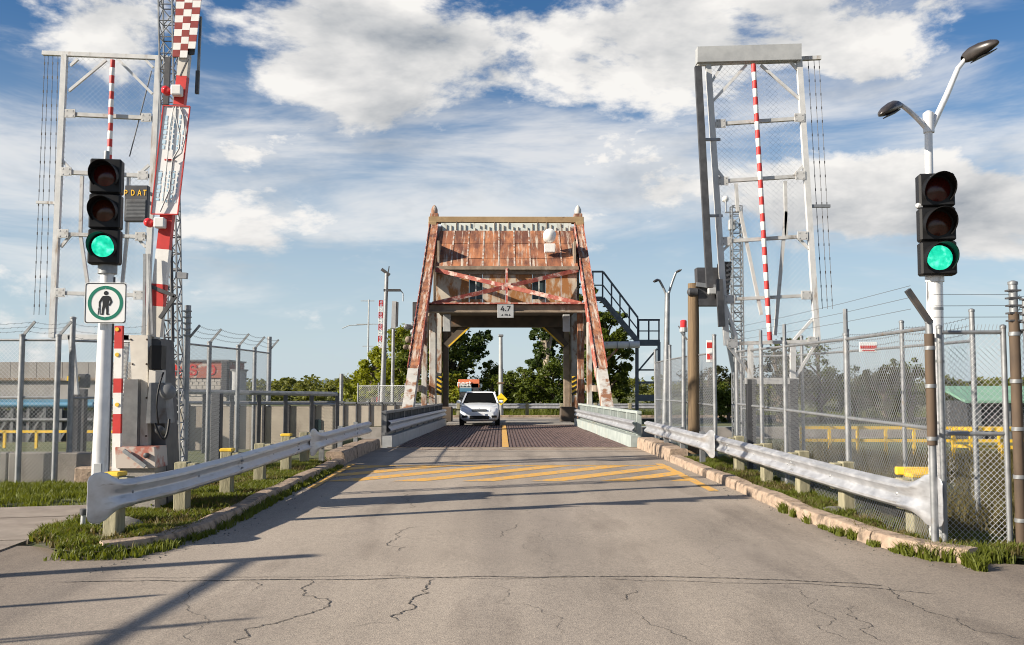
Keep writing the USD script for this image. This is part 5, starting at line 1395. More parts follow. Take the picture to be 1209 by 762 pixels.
# clearance sign
c = np.array([P(596.8, 368, 43.7)[0], 43.66, P(596.8, 367.5, 43.66)[2]])
cs = thing('clearance_sign', 'white height limit sign reading 4.7 m on the portal beam', 'sign', c)
MB().box(c, (.72, .03, .60), 0, .01).build('plate', 'grey_panel', cs)
text(cs, 'number', '4.7', .22, c + np.array([0, -.016, .11]), 'sign_black'); text(cs, 'unit', 'm', .12, c + np.array([.03, -.016, -.17]), 'sign_black')
for dx in (-.12, .20): MB().prism([(dx - .05, -.21), (dx + .05, -.21), (dx, -.12)], .004, c + np.array([-.02, -.018, 0]), (1, 0, 0), (0, 0, 1)).build('arrow', 'sign_black', cs)
# signal cluster on the left side of the portal
hc = thing('horn_cluster', 'cluster of grey horns and fittings on the left portal leg', 'fixture', P(484, 404, 46))
for (px, py, rr) in ((479, 386, .13), (487, 392, .15), (481, 401, .15), (485, 411, .16), (490, 399, .13), (478, 410, .11)):
    MB().disc(P(px, py, 46), rr, .35, (-.6, -.8, 0), 12, .1).build('horn', 'rust_beam' if py > 400 else 'dull_steel', hc, smooth=40)
MB().tube([P(487, 380, 46.2), P(487, 425, 46.2)], .05, 8).build('mount', 'dull_steel', hc)

# ================================================================== STAIR TOWER
stt = thing('stair_tower', 'blue-grey steel stair tower and platform right of the portal', 'stairs', (5.6, 50, 0))
YS = 49.0
pf = lambda a, b, w=.09, h=.09, nm='rail', Y=YS, m_='stair_steel': MB().bar(P(*a, Y), P(*b, Y), w, h).build(nm, m_, stt)
for dY in (0, 1.1):
    Yq = YS + dY
    pf((697, 353), (711, 353), .22, .15, 'stringer', Yq); pf((711, 353), (752, 402), .26, .12, 'stringer', Yq)
    pf((699, 321), (712, 321), nm='handrail', Y=Yq); pf((712, 321), (753, 375), nm='handrail', Y=Yq); pf((699, 337), (712, 337), .06, .06, Y=Yq); pf((712, 337), (753, 389), .06, .06, Y=Yq)
    for x, y0, y1 in ((700, 321, 353), (711.5, 321, 353), (722, 334, 366), (732, 348, 378), (743, 362, 391), (753, 375, 403)): pf((x, y0), (x, y1), .07, .07, 'baluster', Yq)
    pf((753, 378), (779, 378), nm='handrail', Y=Yq); pf((753, 391), (779, 391), .06, .06, Y=Yq); pf((750, 405), (779, 405), .30, .12, 'stringer', Yq)
    for x in (754, 766, 778): pf((x, 378), (x, 405), .07, .07, 'baluster', Yq)
    for x in (711, 752): pf((x, 400), (x, 492), .16, .16, 'column', Yq)
    pf((752, 440), (776, 412), .08, .08, 'brace', Yq); pf((752, 452), (778, 452), .10, .1, 'stringer', Yq); pf((752, 437), (778, 437), .08, .08, Y=Yq)
    pf((778, 404), (778, 492), .14, .14, 'column', Yq); pf((752, 470), (779, 470), .3, .12, 'stringer', Yq)
for k in range(10):
    s = (k + .5) / 10; q = P(711 + 41 * s, 353 + 49 * s, YS); MB().box((q[0], YS + .55, q[2]), (.26, 1.0, .04)).build('tread', 'stair_steel', stt)
q = P(765, 402, YS); MB().box((q[0], YS + .55, q[2]), (1.15, 1.1, .06)).build('platform', 'stair_steel', stt)
q = P(704, 351, YS); MB().box((q[0], YS + .55, q[2]), (.7, 1.1, .06)).build('platform', 'stair_steel', stt)
pp = thing('pipe_beam', 'white pipe running from the portal to the stair platform', 'pipe', P(730, 408, YS - 1))
MB().tube([P(703, 408, YS - .4), P(755, 407, YS - .4)], .17, 12).build('pipe', 'pipe_white', pp, smooth=40)
for x in (728, 742): MB().tube([P(x, 408, YS - .4), P(x + .6, 408, YS - .4)], .2, 12).build('collar', 'stair_steel', pp)
MB().bar(P(710, 432, YS - .4), P(729, 412, YS - .4), .1).build('brace', 'rust_leg', pp)

# ================================================================== POLES
def pole(t, a, b, r0, r1, m_='post_steel', nm='pole', n=10):
    MB().tube([a, b], [r0, r1], n).build(nm, m_, t, smooth=40)


YP = 29.0
b = P(785, 493, YP); b[2] = 0
dl = thing('street_lamp', 'distant double-armed street lamp right of the bridge', 'street lamp', b)
tp = P(788, 346, YP); pole(dl, b, tp, .11, .075, 'post_steel')
MB().tube([b, b + [0, 0, .25]], .16, 12).build('base', 'dull_steel', dl)
for tip, tail, via in (((771, 333), (778, 330.5), (783, 338)), ((805, 318.5), (798, 322), (793, 334))):
    MB().tube(bez(tp - [0, 0, .15], P(*via, YP), P(*tail, YP)), .035, 8).build('arm', 'post_steel', dl, smooth=50); cobra(dl, P(*tip, YP - .2), P(*tail, YP), .30, .13)
# wooden pole with message boards seen from behind
YW = 24.0
b = P(819, 500, YW); b[2] = 0
wp = thing('wooden_pole', 'brown wooden pole behind the right fence', 'pole', b)
pole(wp, b, P(818.5, 335, YW), .145, .13, 'pole_wood', n=14)
db = thing('message_sign', 'dark boxed message boards seen from behind on the wooden pole', 'message sign', P(840, 335, YW))
block(825, 316, 850, 361, 823, 850, .35, YW - .1, 'case', 'sign_back', db, .02); block(850, 309, 860, 352, 852, 864, .5, YW - .5, 'case', 'black', db, .02)
for k in range(7):
    y_ = 314 + k * 5.6; MB().bar(P(857 + .2 * (7 - k), y_, YW - .52), P(863.5 - k * .4, y_ - 1.2, YW - .52), .05, .05).build('louvre', 'dark_metal', db)
MB().bar(P(822, 336, YW - .15), P(852, 340, YW - .15), .10).build('bracket', 'post_steel', db); MB().box(P(843, 344, YW - .25), (.3, .16, .16), 0, .02).build('junction_box', 'grey_panel', db)
MB().disc(P(813.5, 345, YW - .1), .10, .2, (-1, 0, 0), 12, .05).build('cap', 'dark_metal', db, smooth=40)
# red beacon
b = P(807, 495, 25.5); b[2] = 0
rb = thing('red_beacon', 'red beacon lamp on a thin grey post by the far fence bay', 'beacon', b)
pole(rb, b, P(807, 392, 25.5), .06, .05); MB().tube([P(807, 392, 25.5), P(807, 387, 25.5)], .10, 10).build('base', 'grey_panel', rb)
MB().tube([P(807, 387, 25.5), P(807, 379, 25.5), P(807, 378, 25.5)], [.085, .085, .05], 14).build('lamp', 'red_lens', rb, smooth=40)
MB().bar(P(805, 391, 25.5), P(801, 385, 25.5), .03).build('bracket', 'dull_steel', rb)
# lattice mast with instruments seen through the right barrier
b = P(872, 500, 32); b[2] = 0
am = thing('lattice_mast', 'thin lattice mast with weather instruments behind the right barrier frame', 'mast', b)
lattice(MB(), b, P(869, 244, 32), .32, 26, .025, .014).build('lattice', 'post_steel', am)
MB().tube([P(869, 244, 32), P(869, 236, 32)], .03, 8).build('spike', 'post_steel', am); MB().bar(P(856, 251, 32), P(874, 251, 32), .04).build('cross_arm', 'post_steel', am)
MB().disc(P(857, 235, 32), .10, .12, (0, -1, 0), 10, .05).build('anemometer', 'white_paint', am); MB().tube([P(857, 251, 32), P(857, 236, 32)], .025, 6).build('spike', 'post_steel', am)
MB().box(P(864, 266, 32), (.22, .2, .35), 0, .03).build('instrument_box', 'grey_panel', am)
q = P(820, 500, 32)
lad = thing('ship_ladder', 'blue-grey steel ladder leaning behind the right fence opening', 'ladder', P(850, 420, 30))
for dx in (0, 9): MB().bar(P(853 + dx, 372 + dx * .6, 30), P(866 + dx * 1.2, 440 + dx, 30), .10).build('stile', 'stair_steel', lad)
for k in range(6): MB().bar(P(854 + k * 2.2, 378 + k * 10, 30), P(863 + k * 2.4, 384 + k * 10, 30), .05).build('rung', 'stair_steel', lad)

# left background poles
b = P(451, 480, 52); b[2] = 0
lp = thing('utility_pole', 'tall grey pole with camera and side lamp left of the portal', 'pole', b)
pole(lp, b, P(456.5, 323, 52), .15, .10, 'dull_steel'); MB().bar(P(453, 343, 52), P(473, 343, 52), .12, .2).build('side_lamp', 'dark_metal', lp)
MB().tube([P(473, 343, 52), P(476, 347, 52), P(476, 356, 52)], .03, 6).build('cable', 'grey_panel', lp)
MB().bar(P(450.5, 318, 52), P(460, 325, 52), .16, .14).build('camera', 'dark_metal', lp); MB().bar(P(458, 324, 52), P(459.5, 314.5, 52), .05).build('bracket', 'dark_metal', lp)
b = P(463, 480, 48); b[2] = 0
lp2 = thing('square_pole', 'slim dark pole with pale square top section left of the portal', 'pole', b)
pole(lp2, b, P(464.5, 387, 48), .09, .08, 'dull_steel'); MB().bar(P(464.5, 388, 48), P(466, 356, 48), .22, .2).build('sleeve', 'grey_panel', lp2); MB().bar(P(468.3, 386, 48), P(469.2, 357, 48), .1, .2).build('side_channel', 'dark_metal', lp2)
b = P(447, 465, 90); b[2] = 0
rw = thing('lattice_mast', 'distant red and white banded radio mast left of the portal', 'mast', b)
for k in range(18):
    a_, b_ = b + (P(450, 355, 90) - b) * k / 18, b + (P(450, 355, 90) - b) * (k + 1) / 18
    lattice(MB(), a_, b_, .30, 2, .03, .02).build('red_section' if k % 2 else 'white_section', 'red_paint' if k % 2 else 'white_paint', rw)
b = P(434, 465, 110); b[2] = 0
up_ = thing('utility_pole', 'faint distant utility pole with crossarms left of the radio mast', 'pole', b)
pole(up_, b, P(435.5, 354, 110), .10, .08, 'grey_panel')
for y_, w_ in ((355.5, 9), (383, 14), (409, 7)): MB().bar(P(435 - w_, y_, 110), P(435 + w_ * .8, y_, 110), .08, .08).build('crossarm', 'grey_panel', up_)
MB().tube([P(404, 388, 110), P(412, 384.5, 110), P(440, 383, 110)], .05, 5).build('wire', 'grey_panel', up_)
# lamp standard beyond the bridge with the yellow sign on it
YC = 57.6
b = P(591.5, 492, YC); b[2] = 0
ls = thing('lamp_standard', 'slim white pole beyond the bridge behind the yellow sign', 'pole', b)
pole(ls, b, P(591.2, 398, YC), .15, .11, 'grey_panel'); MB().box(P(591.2, 396.5, YC), (.3, .3, .14), 0, .03).build('cap', 'dull_steel', ls); MB().box(P(591.3, 452.5, YC), (.42, .3, .10), 0, .02).build('collar', 'pole_wood', ls)
c = P(591.6, 471.5, YC - .25)
ys_ = thing('yellow_sign', 'yellow diamond warning sign with black double arrow beyond the bridge', 'road sign', c)
MB().prism([(-.36, 0), (0, -.36), (.36, 0), (0, .36)], .02, c, (1, 0, 0), (0, 0, 1)).build('plate', 'sign_yellow', ys_)
for s in (-1, 1): MB().prism([(s * .24, 0), (s * .12, -.08 * s), (s * .12, .08 * s)], .006, c + [0, -.006, 0], (1, 0, 0), (0, 0, 1)).build('arrow_head', 'sign_black', ys_)
MB().box(c + [0, -.005, 0], (.26, .008, .05)).build('arrow_bar', 'sign_black', ys_)
gf = guardrail('guardrail', 'guardrail across the end of the road beyond the bridge', [(9.5, 58.2), (4, 58.2), (-6.5, 58.2)], .62, -1, (), (0, 2, 4, 6, 8, 10, 12, 14), (), seg=4, blk=False)
# the far kerb of the cross road
MB_ = MB().box((1, 57.3, .04), (30, .22, .18)); structure('far_kerb', np.vstack(MB_.v), np.vstack(MB_.f), 'kerb')

# ================================================================== BUILDINGS FAR LEFT, SHED, SIGN
YH = 62.0
wh = thing('lock_building', 'long pale building with faded red lettering and blue stripe at far left', 'building', (-24, YH, 0))
x0, x1 = P(-140, 430, YH)[0], P(198, 430, YH)[0]
za, zb = P(100, 428, YH)[2], P(100, 448, YH)[2]
nb = 22
for k in range(nb):
    xa, xb = x0 + (x1 - x0) * k / nb, x0 + (x1 - x0) * (k + 1) / nb
    MB().box(((xa + xb) / 2, YH, (za + zb) / 2 + .01), (xb - xa - .03, .3, za - zb)).build('wall_panel', 'wall_grey', wh)
    MB().box(((xa + xb) / 2, YH + .05, zb / 2), (xb - xa, .3, zb - .03)).build('wall_panel', 'wall_grey', wh)
    if k % 2 == 0: MB().box((xa, YH - .35, .4), (.30, .5, 1.2)).build('buttress', 'dark_metal', wh)
MB().box(((x0 + x1) / 2, YH - .1, zb), (x1 - x0, .4, .16)).build('cornice', 'rust_beam', wh)
MB().box(((x0 + x1) / 2, YH - .5, .85), (x1 - x0, .5, .30)).build('blue_stripe', 'blue_paint', wh)
MB().box(((x0 + x1) / 2, YH - .25, .2), (x1 - x0, .3, .9)).build('dark_base', 'dark_metal', wh)
MB().box(((x0 + x1) / 2, YH + 4, (za) / 2), (x1 - x0, 7.6, za - .1)).build('building_body', 'wall_grey', wh)
xr0, xr1 = P(204, 430, YH - 2)[0], P(268, 430, YH - 2)[0]; YQ = YH - 2
zt, zm, zl = P(230, 427, YQ)[2], P(230, 447, YQ)[2], P(230, 468, YQ)[2]
ob = thing('lettered_building', 'small white brick building with faded red letters on its fascia', 'building', (xr0, YQ, 0))
MB().box(((xr0 + xr1) / 2, YQ + 2, zm / 2), (xr1 - xr0, 4, zm)).build('wall', 'brick_white', ob)
MB().box(((xr0 + xr1) / 2, YQ + 1.9, (zt + zm) / 2), (xr1 - xr0 + .1, 4, zt - zm), 0, .03).build('fascia', 'rust_panel', ob)
MB().box(((xr0 + xr1) / 2, YQ + 1.9, zt + .05), (xr1 - xr0 + .3, 4.2, .1)).build('roof_edge', 'motor_grey', ob)
bz_ = MB(); 
for r_ in range(5):
    for c_ in range(9):
        xx0 = xr0 + .02 + c_ * (xr1 - xr0) / 9 + (.15 if r_ % 2 else 0)
        bz_.box((min(xx0 + .16, xr1 - .2), YQ - .012, zl + (r_ + .5) * (zm - zl) / 5), (.32, .05, (zm - zl) / 5 - .02))
tag(bz_.build('block_course', 'brick_white', ob), kind='stuff')
text(ob, 'letter', 'M', .62, ((xr0) + .45, YQ - .11, (zt + zm) / 2), 'red_paint', depth=.02); text(ob, 'letter', 'S', .62, ((xr0) + 1.25, YQ - .11, (zt + zm) / 2), 'red_paint', depth=.02)
text(ob, 'letter', 'D', .62, (P(250, 430, YQ)[0], YQ - .11, (zt + zm) / 2), 'red_paint', depth=.02)
MB().box((xr1 - .02, YQ - .25, (zt + zl) / 2), (.35, .5, zt - zl), 0, .02).build('corner_pier', 'dark_metal', ob)
tk = thing('round_tank', 'grey round tank beside the lettered building', 'tank', P(281, 460, YQ))
c = P(281, 470, YQ); MB().tube([(c[0], YQ, 0), (c[0], YQ, P(281, 440, YQ)[2]), (c[0], YQ, P(281, 437, YQ)[2])], [.48, .48, .56], 16).build('shell', 'grey_panel', tk, smooth=40)
MB().tube([(c[0], YQ, P(281, 438, YQ)[2]), (c[0], YQ, P(281, 436.5, YQ)[2])], [.58, .58], 16).build('lid', 'motor_grey', tk)
# dark lock gate with blue pipe behind the far-left fence
lg = thing('lock_gate', 'dark steel lock gate with blue pipe rail behind the far left fence', 'lock gate', (-12.5, 31, 0))
xa_, xb_ = P(-60, 500, 31)[0], P(112, 500, 31)[0]
for k in range(9):
    x0 = xa_ + (xb_ - xa_) * k / 9; w_ = (xb_ - xa_) / 9
    MB().box((x0 + w_ / 2, 31, .40), (w_ - .04, .16, 1.02), 0, .01).build('panel', 'dark_metal', lg); MB().box((x0, 30.9, .5), (.10, .12, 1.25), 0, .01).build('post', 'motor_grey', lg)
    if k % 2: MB().bar((x0, 30.86, .0), (x0 + w_, 30.86, .88), .06).build('brace', 'motor_grey', lg)
MB().tube([(xa_, 30.85, 1.08), (xb_, 30.85, 1.08)], .085, 10).build('blue_pipe', 'blue_paint', lg, smooth=40)
MB().tube([(xa_, 30.85, .62), (xb_, 30.85, .62)], .06, 10).build('pipe', 'motor_grey', lg, smooth=40)
# far left lock gear: yellow handled winch
yw = thing('yellow_winch', 'yellow fitting on a dark stand behind the left fence', 'winch', P(88, 447, 27))
MB().bar(P(80, 447, 25), P(93, 448, 25), .12, .1).build('arm', 'yellow_paint', yw); MB().box(P(95, 450, 25.2), (.4, .3, .35), 0, .03).build('gearbox', 'dark_metal', yw); b = P(96, 480, 25.2); MB().box((b[0], 25.2, .75), (.22, .22, 1.6)).build('stand', 'dark_metal', yw)
# green-roofed shed and dark walkway on the right
gs = thing('green_roof_shed', 'low dark shed with pale green roof behind the right gate', 'shed', P(1185, 480, 30))
a, b = P(1134, 470, 30), P(1330, 470, 30)
zr = P(1150, 472, 30)[2]
for k in range(9):
    xa = a[0] + (b[0] - a[0]) * k / 9; xb = a[0] + (b[0] - a[0]) * (k + 1) / 9
    v = [(xa, 29.7, zr - .02), (xb - .02, 29.7, zr - .02), (xb - .02, 31.5, zr + .42), (xa, 31.5, zr + .42), (xa, 29.7, zr - .1), (xb - .02, 29.7, zr - .1), (xb - .02, 31.5, zr + .34), (xa, 31.5, zr + .34)]
    MB().add(v, [(0, 1, 2, 3), (7, 6, 5, 4), (0, 4, 5, 1), (1, 5, 6, 2), (2, 6, 7, 3), (3, 7, 4, 0)]).build('roof_sheet', 'green_roof', gs)
MB().box(((a[0] + b[0]) / 2, 31, (zr) / 2), (b[0] - a[0] - .4, 2.0, zr - .1)).build('wall', 'dark_metal', gs)
for k in range(6): MB().box((a[0] + .5 + k * .9, 29.95, zr / 2), (.12, .12, zr)).build('post', 'dull_steel', gs)
orange = thing('orange_building', 'orange and white shop building among trees beyond the bridge', 'building', P(551, 470, 62.5))
a, b = P(541, 465, 62.5), P(566, 443, 62.5)
MB().box(((a[0] + b[0]) / 2, 62.9, P(0, 453, 62.5)[2]), (b[0] - a[0], .5, P(0, 443, 62.5)[2] - P(0, 453, 62.5)[2]), 0, .02).build('orange_fascia', 'orange_sign', orange)
text(orange, 'lettering', 'nest', .32, ((a[0] + b[0]) / 2 - .3, 62.60, P(0, 449, 62.5)[2] - .22), 'sign_white', depth=.02)
MB().box(((a[0] + b[0]) / 2, 63.9, P(0, 453, 62.5)[2] / 2), (b[0] - a[0] - .1, 2.5, P(0, 453, 62.5)[2])).build('wall', 'dark_metal', orange)
MB().box(((a[0] + b[0]) / 2 - .2, 62.66, P(0, 456.5, 62.5)[2]), (b[0] - a[0] - .6, .06, .30)).build('pale_sign', 'grey_panel', orange); MB().box(((a[0] + b[0]) / 2 - .2, 62.64, P(0, 460.5, 62.5)[2]), (b[0] - a[0] - .6, .06, .22)).build('window_band', 'blue_paint', orange)

# ================================================================== CAR
def car(loc):
    t = thing('silver_car', 'silver hatchback driving towards the viewer on the bridge deck', 'car', loc)
    loc = np.asarray(loc, float)
    Wd, Ln = 1.76, 4.15
    # stations from the front (y = 0) to the back: half-width at sill, shoulder; heights of sill, bonnet or waist
    ys = [0, .06, .20, .55, 1.1, 1.45, 2.2, 3.0, 3.6, 3.95, 4.12]
    hw = [.62, .74, .82, .87, .88, .88, .88, .88, .87, .83, .74]
    zt_ = [.60, .70, .80, .88, .95, .99, 1.0, 1.01, 1.02, 1.0, .92]
    zb_ = [.30, .24, .20, .18, .18, .18, .18, .18, .20, .26, .34]
    rows = []
    for y, w, zt, zb in zip(ys, hw, zt_, zb_):
        zm = (zt + zb) / 2
        half = [(w * .80, zb), (w * .97, zb + .10), (w, zm), (w * .985, zt - .12), (w * .90, zt - .03), (w * .55, zt + .005), (0, zt + .015)]
        rows.append([(x, y, z) for x, z in half] + [(-x, y, z) for x, z in half[-2::-1]])
    rows = np.array(rows); a, b = rows.shape[:2]
    f = [(i * b + j, (i + 1) * b + j, (i + 1) * b + (j + 1) % b, i * b + (j + 1) % b) for i in range(a - 1) for j in range(b)]
    f = [q[::-1] for q in f]
    m = MB().add(rows.reshape(-1, 3) + loc, f)
    for i, s in ((0, 1), (a - 1, -1)):
        cc = rows[i].mean(0); m.add(np.vstack([cc, rows[i]]) + loc, [(0, 1 + j, 1 + (j + 1) % b)[::s] for j in range(b)])
    m.build('body', 'car_paint', t, smooth=38)
    # cabin: glass house with pillars and roof
    def cab(sc, dz, name, m_, ysx, par):
        rws = []
        for y, w, z in ysx:
            rws.append([(-w * sc, y, z + dz), (w * sc, y, z + dz)])
    lo = [(-.78, 1.28, .97), (.78, 1.28, .97), (.80, 3.75, 1.01), (-.80, 3.75, 1.01)]
    hi = [(-.60, 2.02, 1.43), (.60, 2.02, 1.43), (.60, 3.45, 1.42), (-.60, 3.45, 1.42)]
    MB().tm(trimesh.convex.convex_hull(np.array(lo + hi) + loc)).build('cabin_glass', 'car_glass', t)
    rf = [(x * s, y + dy, z) for x, y, z, s, dy in ((.61, 2.0, 1.42, 1, 0), (-.61, 2.0, 1.42, 1, 0), (.63, 3.5, 1.41, 1, 0), (-.63, 3.5, 1.41, 1, 0), (.54, 2.1, 1.475, 1, 0), (-.54, 2.1, 1.475, 1, 0), (.54, 3.4, 1.475, 1, 0), (-.54, 3.4, 1.475, 1, 0), (.3, 2.3, 1.495, 1, 0), (-.3, 2.3, 1.495, 1, 0), (.3, 3.2, 1.495, 1, 0), (-.3, 3.2, 1.495, 1, 0))]
    MB().tm(trimesh.convex.convex_hull(np.array(rf) + loc)).build('roof', 'car_paint', t)
    for s in (-1, 1):
        MB().bar(loc + [s * .80, 1.24, .96], loc + [s * .615, 2.02, 1.44], .07, .06).build('windscreen_pillar', 'car_paint', t)
        MB().bar(loc + [s * .79, 2.55, .98], loc + [s * .62, 2.6, 1.43], .06, .08).build('door_pillar', 'black', t); MB().bar(loc + [s * .80, 3.72, .98], loc + [s * .62, 3.4, 1.43], .1, .14).build('rear_pillar', 'car_paint', t)
        MB().box(loc + [s * .95, 1.45, 1.02], (.20, .12, .14), 0, .04).build('mirror', 'car_paint', t)
        # headlamp, fog lamp recess, wheels
        hl = [(s * .44, -.01, .64), (s * .80, .20, .70), (s * .82, .28, .82), (s * .46, .08, .745), (s * .44, .14, .64), (s * .78, .34, .70), (s * .80, .40, .82), (s * .46, .22, .745)]
        MB().tm(trimesh.convex.convex_hull(np.array(hl) + loc)).build('headlight', 'lamp_clear', t)
        MB().box(loc + [s * .64, .035, .40], (.24, .10, .10), s * .25, .02).build('fog_lamp', 'black', t)
        for y in (.78, 3.36):
            wv = MB().disc(loc + [s * .885, y, .315], .315, .21, (s, 0, 0), 26, .015).build('wheel', 'tyre', t, smooth=40)
            MB().disc(loc + [s * .895, y, .315], .21, .02, (s, 0, 0), 20, .012).build('rim', 'rim', wv, smooth=40)
            MB().disc(loc + [s * .872, y, .33], .36, .03, (s, 0, 0), 26).build('wheel_arch', 'black', t)
    MB().box(loc + [0, .005, .665], (.66, .06, .10), 0, .02).build('grille', 'black', t); MB().box(loc + [0, -.03, .672], (.62, .02, .018)).build('chrome_bar', 'rim', t)
    MB().box(loc + [0, .0, .36], (.86, .08, .13), 0, .02).build('lower_grille', 'black', t)
    MB().box(loc + [0, -.045, .50], (.50, .015, .12), 0, .004).build('number_plate', 'plate_white', t)
    MB().disc(loc + [0, -.04, .70], .05, .01, (0, -1, 0), 14, .005).build('badge', 'rim', t)
    for s in (-1, 1): MB().bar(loc + [s * .05, 1.22, 1.0], loc + [s * .05 + .5, 1.42, 1.08], .02).build('wiper', 'black', t)
    return t


cpt = P(566.5, 502.5, 44.5); car((cpt[0], 43.4, .0))

# ================================================================== TREES
T_ = 'trees beyond the bridge'
tree('tree', 'dark leafy tree seen through the left half of the portal', (P(536, 490, 72)[0], 72, 0), 8.6, 4.8, 'leaf_dark', n=40, each=170, size=.36, seed=1)
tree('tree', 'dark tree behind the left portal post', (P(518, 490, 66)[0], 66, 0), 7.2, 5.2, 'leaf_mid', n=36, each=170, size=.34, seed=2)
tree('tree', 'tall dark tree seen through the right half of the portal', (P(672, 490, 68)[0], 68, 0), 8.6, 4.2, 'leaf_dark', n=46, each=180, size=.36, seed=3)
tree('tree', 'loose tree with pale bare trunk in the portal opening', (P(642, 490, 66)[0], 66, 0), 7.4, 3.0, 'leaf_dark', n=16, each=150, size=.34, seed=4, bark='pale_bark')
tree('tree', 'dark tree rising behind the stair tower', (P(715, 490, 60)[0], 60, 0), 7.0, 3.3, 'leaf_mid', n=40, each=180, size=.34, seed=6, low=.1, shape='plain')
tree('tree', 'slim tree between the right portal leg and the stair tower', (P(698, 490, 66)[0], 66, 0), 9.6, 2.0, 'leaf_mid', n=36, each=150, size=.34, seed=7)
tree('tree', 'bright yellow-green tree left of the portal leg', (P(474, 480, 75)[0], 75, 0), 7.0, 4.6, 'leaf_yellow', n=36, each=150, size=.36, seed=8)
tree('tree', 'yellow-green bush tree by the tall grey pole', (P(441, 480, 80)[0], 80, 0), 5.4, 4.2, 'leaf_yellow', n=26, each=140, size=.36, seed=9)
tree('tree', 'small yellow-green tree furthest left of the poles', (P(424, 480, 84)[0], 84, 0), 3.9, 3.6, 'leaf_yellow', n=22, each=140, size=.36, seed=10)
for i, (px, Y, h, w, lf, lb) in enumerate(((600, 70, 3.3, 3.6, 'leaf_mid', 'green bush behind the lamp pole beyond the bridge'), (622, 64, 3.4, 4.2, 'leaf_mid', 'sunlit bush right of the yellow sign'), (655, 63, 3.6, 4.0, 'leaf_mid', 'sunlit bush below the tall dark tree in the portal'),
                                        (582, 74, 3.9, 3.4, 'leaf_mid', 'bush right of the orange building'), (530, 64, 3.0, 3.0, 'leaf_yellow', 'yellowish bush behind the silver car'), (676, 62, 2.8, 3.0, 'leaf_dark', 'dark bush at the foot of the right portal post'))):
    tree('bush', lb, (P(px, 490, Y)[0], Y, -.1), h, w, lf, n=26, each=130, size=.26, seed=30 + i, low=.05, cat='bush')
for i, (px, py, Y, h, w, lf, lb) in enumerate(((1134, 476, 44, 2.6, 2.3, 'leaf_olive', 'round bush above the green roof behind the right gate'), (968, 476, 52, 4.6, 3.6, 'leaf_mid', 'leafy tree seen through the middle of the right fence'), (1045, 476, 48, 3.3, 3.4, 'leaf_olive', 'olive shrub seen through the right fence near the red sign'),
                                               (920, 476, 50, 4.4, 4.0, 'leaf_olive', 'grey-green tree behind the right barrier foot'), (1075, 476, 50, 3.6, 3.0, 'leaf_mid', 'shrub left of the right signal pole'), (860, 480, 50, 2.2, 3.0, 'leaf_mid', 'low bush in the gap of the right fence'), (1010, 476, 56, 3.0, 4.0, 'leaf_dark', 'dark low tree in the middle distance beyond the yellow railing'), (835, 478, 60, 3.6, 3.4, 'leaf_olive', 'pale tree behind the far right fence bay'))):
    tree('bush', lb, (P(px, py, Y)[0], Y, -.1), h, w, lf, n=24, each=120, size=.22, seed=50 + i, low=.08, cat='bush')
# weeds and rubble behind the right fence
pw_ = [(5.4, 11), (14, 12), (16, 23.5), (5.3, 23.5), (5.1, 14)]
v, f = grass(pw_, 22000, .34, -.05, clump=.7, seed=9, thin=.3); tag(put('dry_weeds', v, f, 'grass_dry'), 'dry weeds on the ground behind the right fence', 'weeds', kind='stuff')
v, f = grass([(-30, 58.6), (30, 58.6), (30, 66), (-30, 66)], 20000, .5, -.1, clump=.4, seed=10, thin=.2); tag(put('far_grass', v, f, 'grass_blade'), 'rough grass behind the guardrail across the road end', 'grass', kind='stuff')
rk = [(P(150, 608, 12.6), .16, 'grey stone in the grass by the left guardrail post'), (P(1068, 520, 13.2), .0, '')]
r = np.random.default_rng(3)
def rock(label, c, s):
    m_ = trimesh.creation.icosphere(2); v = np.array(m_.vertices); v *= (1 + .5 * (meshkit.fbm(v * 1.6 + c[0], 3, 4)[:, None] - .5)) * np.array(s)
    p = put('stone', v + np.array([c[0], c[1], g(c[1]) + s[2] * .4]), np.array(m_.faces), 'rock', None, 40); tag(p, label, 'stone')
rock('grey stone in the grass behind the end of the left guardrail', (-4.55, 12.2), (.22, .18, .13)); rock('dark stone below the right guardrail beam', (4.45, 13.3), (.28, .16, .11)); rock('small pale stone at the foot of the left kerb', G(312, 592)[:2], (.06, .05, .03))
# small bollard stub by the left terminal
b = G(97, 630)
st = thing('short_stub', 'short pale pipe stub with dark cap left of the guardrail end', 'bollard', b)
MB().tube([b, b + [.01, 0, .24]], .028, 10).build('pipe', 'grey_panel', st, smooth=40); MB().tube([b + [.01, 0, .22], b + [.012, 0, .29]], .045, 10).build('cap', 'dark_metal', st, smooth=40)

# far bank fence left of the portal
ff = thing('chain_link_fence', 'short pale fence on the far bank left of the portal', 'fence', (-6, 46, 0))
fence(ff, [(-6.6, 46.0), (-5.6, 45.6), (-4.9, 45.2), (-4.3, 44.8), (-3.9, 44.4)], 1.75, 1.85, .04, pitch=.10, wr=.005, base=lambda y: -.02)
MB().tube([(-7.4, 46.2, -.02), (-7.4, 46.2, 2.3)], .09, 10).build('end_post', 'dull_steel', ff)

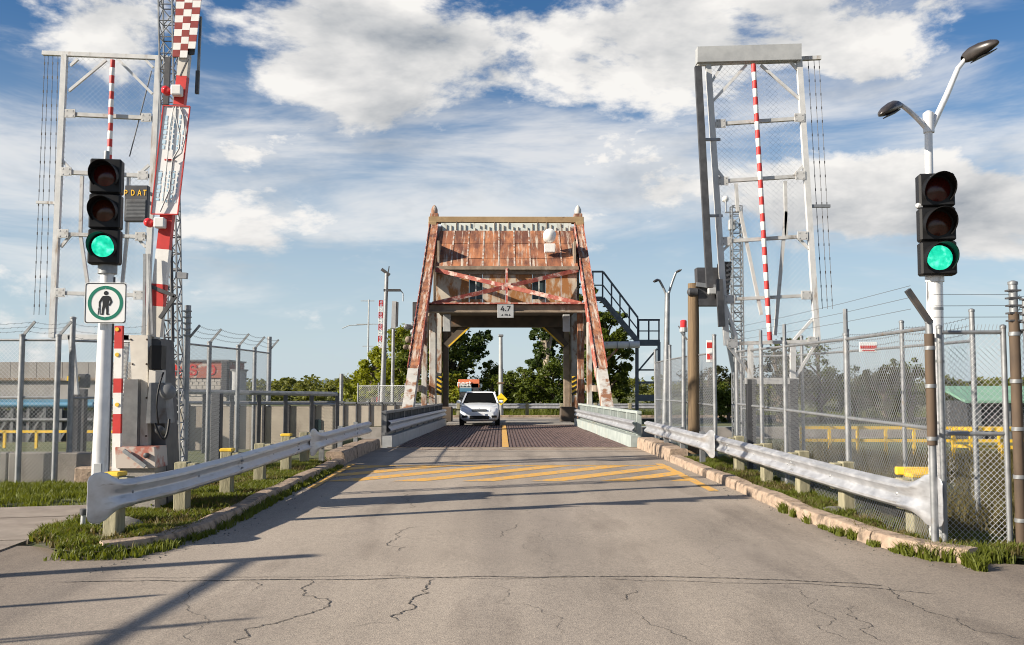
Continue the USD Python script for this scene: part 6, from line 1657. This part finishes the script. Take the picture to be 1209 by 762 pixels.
# street furniture just outside the picture on the left; its shadows fall across the road
up2 = thing('utility_pole', 'wooden utility pole outside the picture on the left carrying a thick cable', 'pole', (-10.4, 7.2, g(7)))
MB().tube([(-10.4, 7.2, -.3), (-10.4, 7.2, 4.1)], [.13, .11], 12).build('pole', 'pole_wood', up2, smooth=40)
cb_ = [np.array([-10.4, y, 3.80 - .10 * (1 - ((y - .5) / 6.7) ** 2)]) for y in np.linspace(-6.2, 7.2, 24)]
MB().tube(cb_, .055, 8).build('cable', 'dark_wire', up2, smooth=60)
up3 = thing('utility_pole', 'second wooden utility pole outside the picture at the end of the cable', 'pole', (-10.4, -6.2, g(0)))
MB().tube([(-10.4, -6.2, -.3), (-10.4, -6.2, 4.6)], [.13, .11], 12).build('pole', 'pole_wood', up3, smooth=40)
bs = thing('bus_stop_sign', 'tall narrow board on a pole outside the picture on the left', 'sign', (-9.1, 6.1, g(6)))
MB().tube([(-9.1, 6.1, -.3), (-9.1, 6.1, 2.0)], .04, 10).build('pole', 'post_steel', bs, smooth=40); MB().box((-9.1, 6.1, 2.42), (.30, .06, 1.0), .5, .01).build('board', 'grey_panel', bs)
fp = thing('flag_pole', 'twin thin poles with a stay outside the picture on the left', 'pole', (-9.7, 4.6, g(5)))
for dy, hh in ((0, 3.8), (-.28, 3.6)): MB().tube([(-9.7, 4.6 + dy, -.3), (-9.7, 4.6 + dy * .2, hh)], .028, 8).build('pole', 'post_steel', fp, smooth=40)

for p_ in list(stage.GetPrimAtPath('/World').GetChildren()):
    n_ = p_.GetName()
    for k_, gname in (('traffic_signal', 'traffic signals facing the road'), ('chain_link_fence', 'chain-link fences'), ('barrier_gate', 'raised barrier gates'), ('bridge_railing', 'railings of the bridge deck'), ('yellow_railing', 'yellow railings'), ('lattice_mast', 'lattice masts'), ('message_sign', 'dark message boards')):
        if n_.startswith(k_): p_.SetCustomDataByKey('group', gname)

# loose gravel and grit along the kerbs
r = np.random.default_rng(44)
gm = MB(); ico = trimesh.creation.icosahedron()
for k in range(420):
    y_ = 9.6 + 11 * r.random() ** 1.4
    if k % 2: x_ = np.interp(y_, [9.5, 11.2, 12.2, 20], [-4.0, -3.6, -3.42, -3.3]) + abs(r.normal(0, .22))
    else: x_ = np.interp(y_, [9.5, 10.3, 11.2, 13, 20], [4.8, 4.3, 4.05, 3.92, 3.72]) - abs(r.normal(0, .22))
    sz = .004 + .010 * r.random() ** 3
    gm.add(np.array(ico.vertices) * sz * np.array([1, 1, .6]) + [x_, y_, g(y_) + sz * .5], np.array(ico.faces))
tag(gm.build('gravel', 'rock'), 'loose grit and pebbles along the foot of both kerbs', 'gravel', kind='stuff')
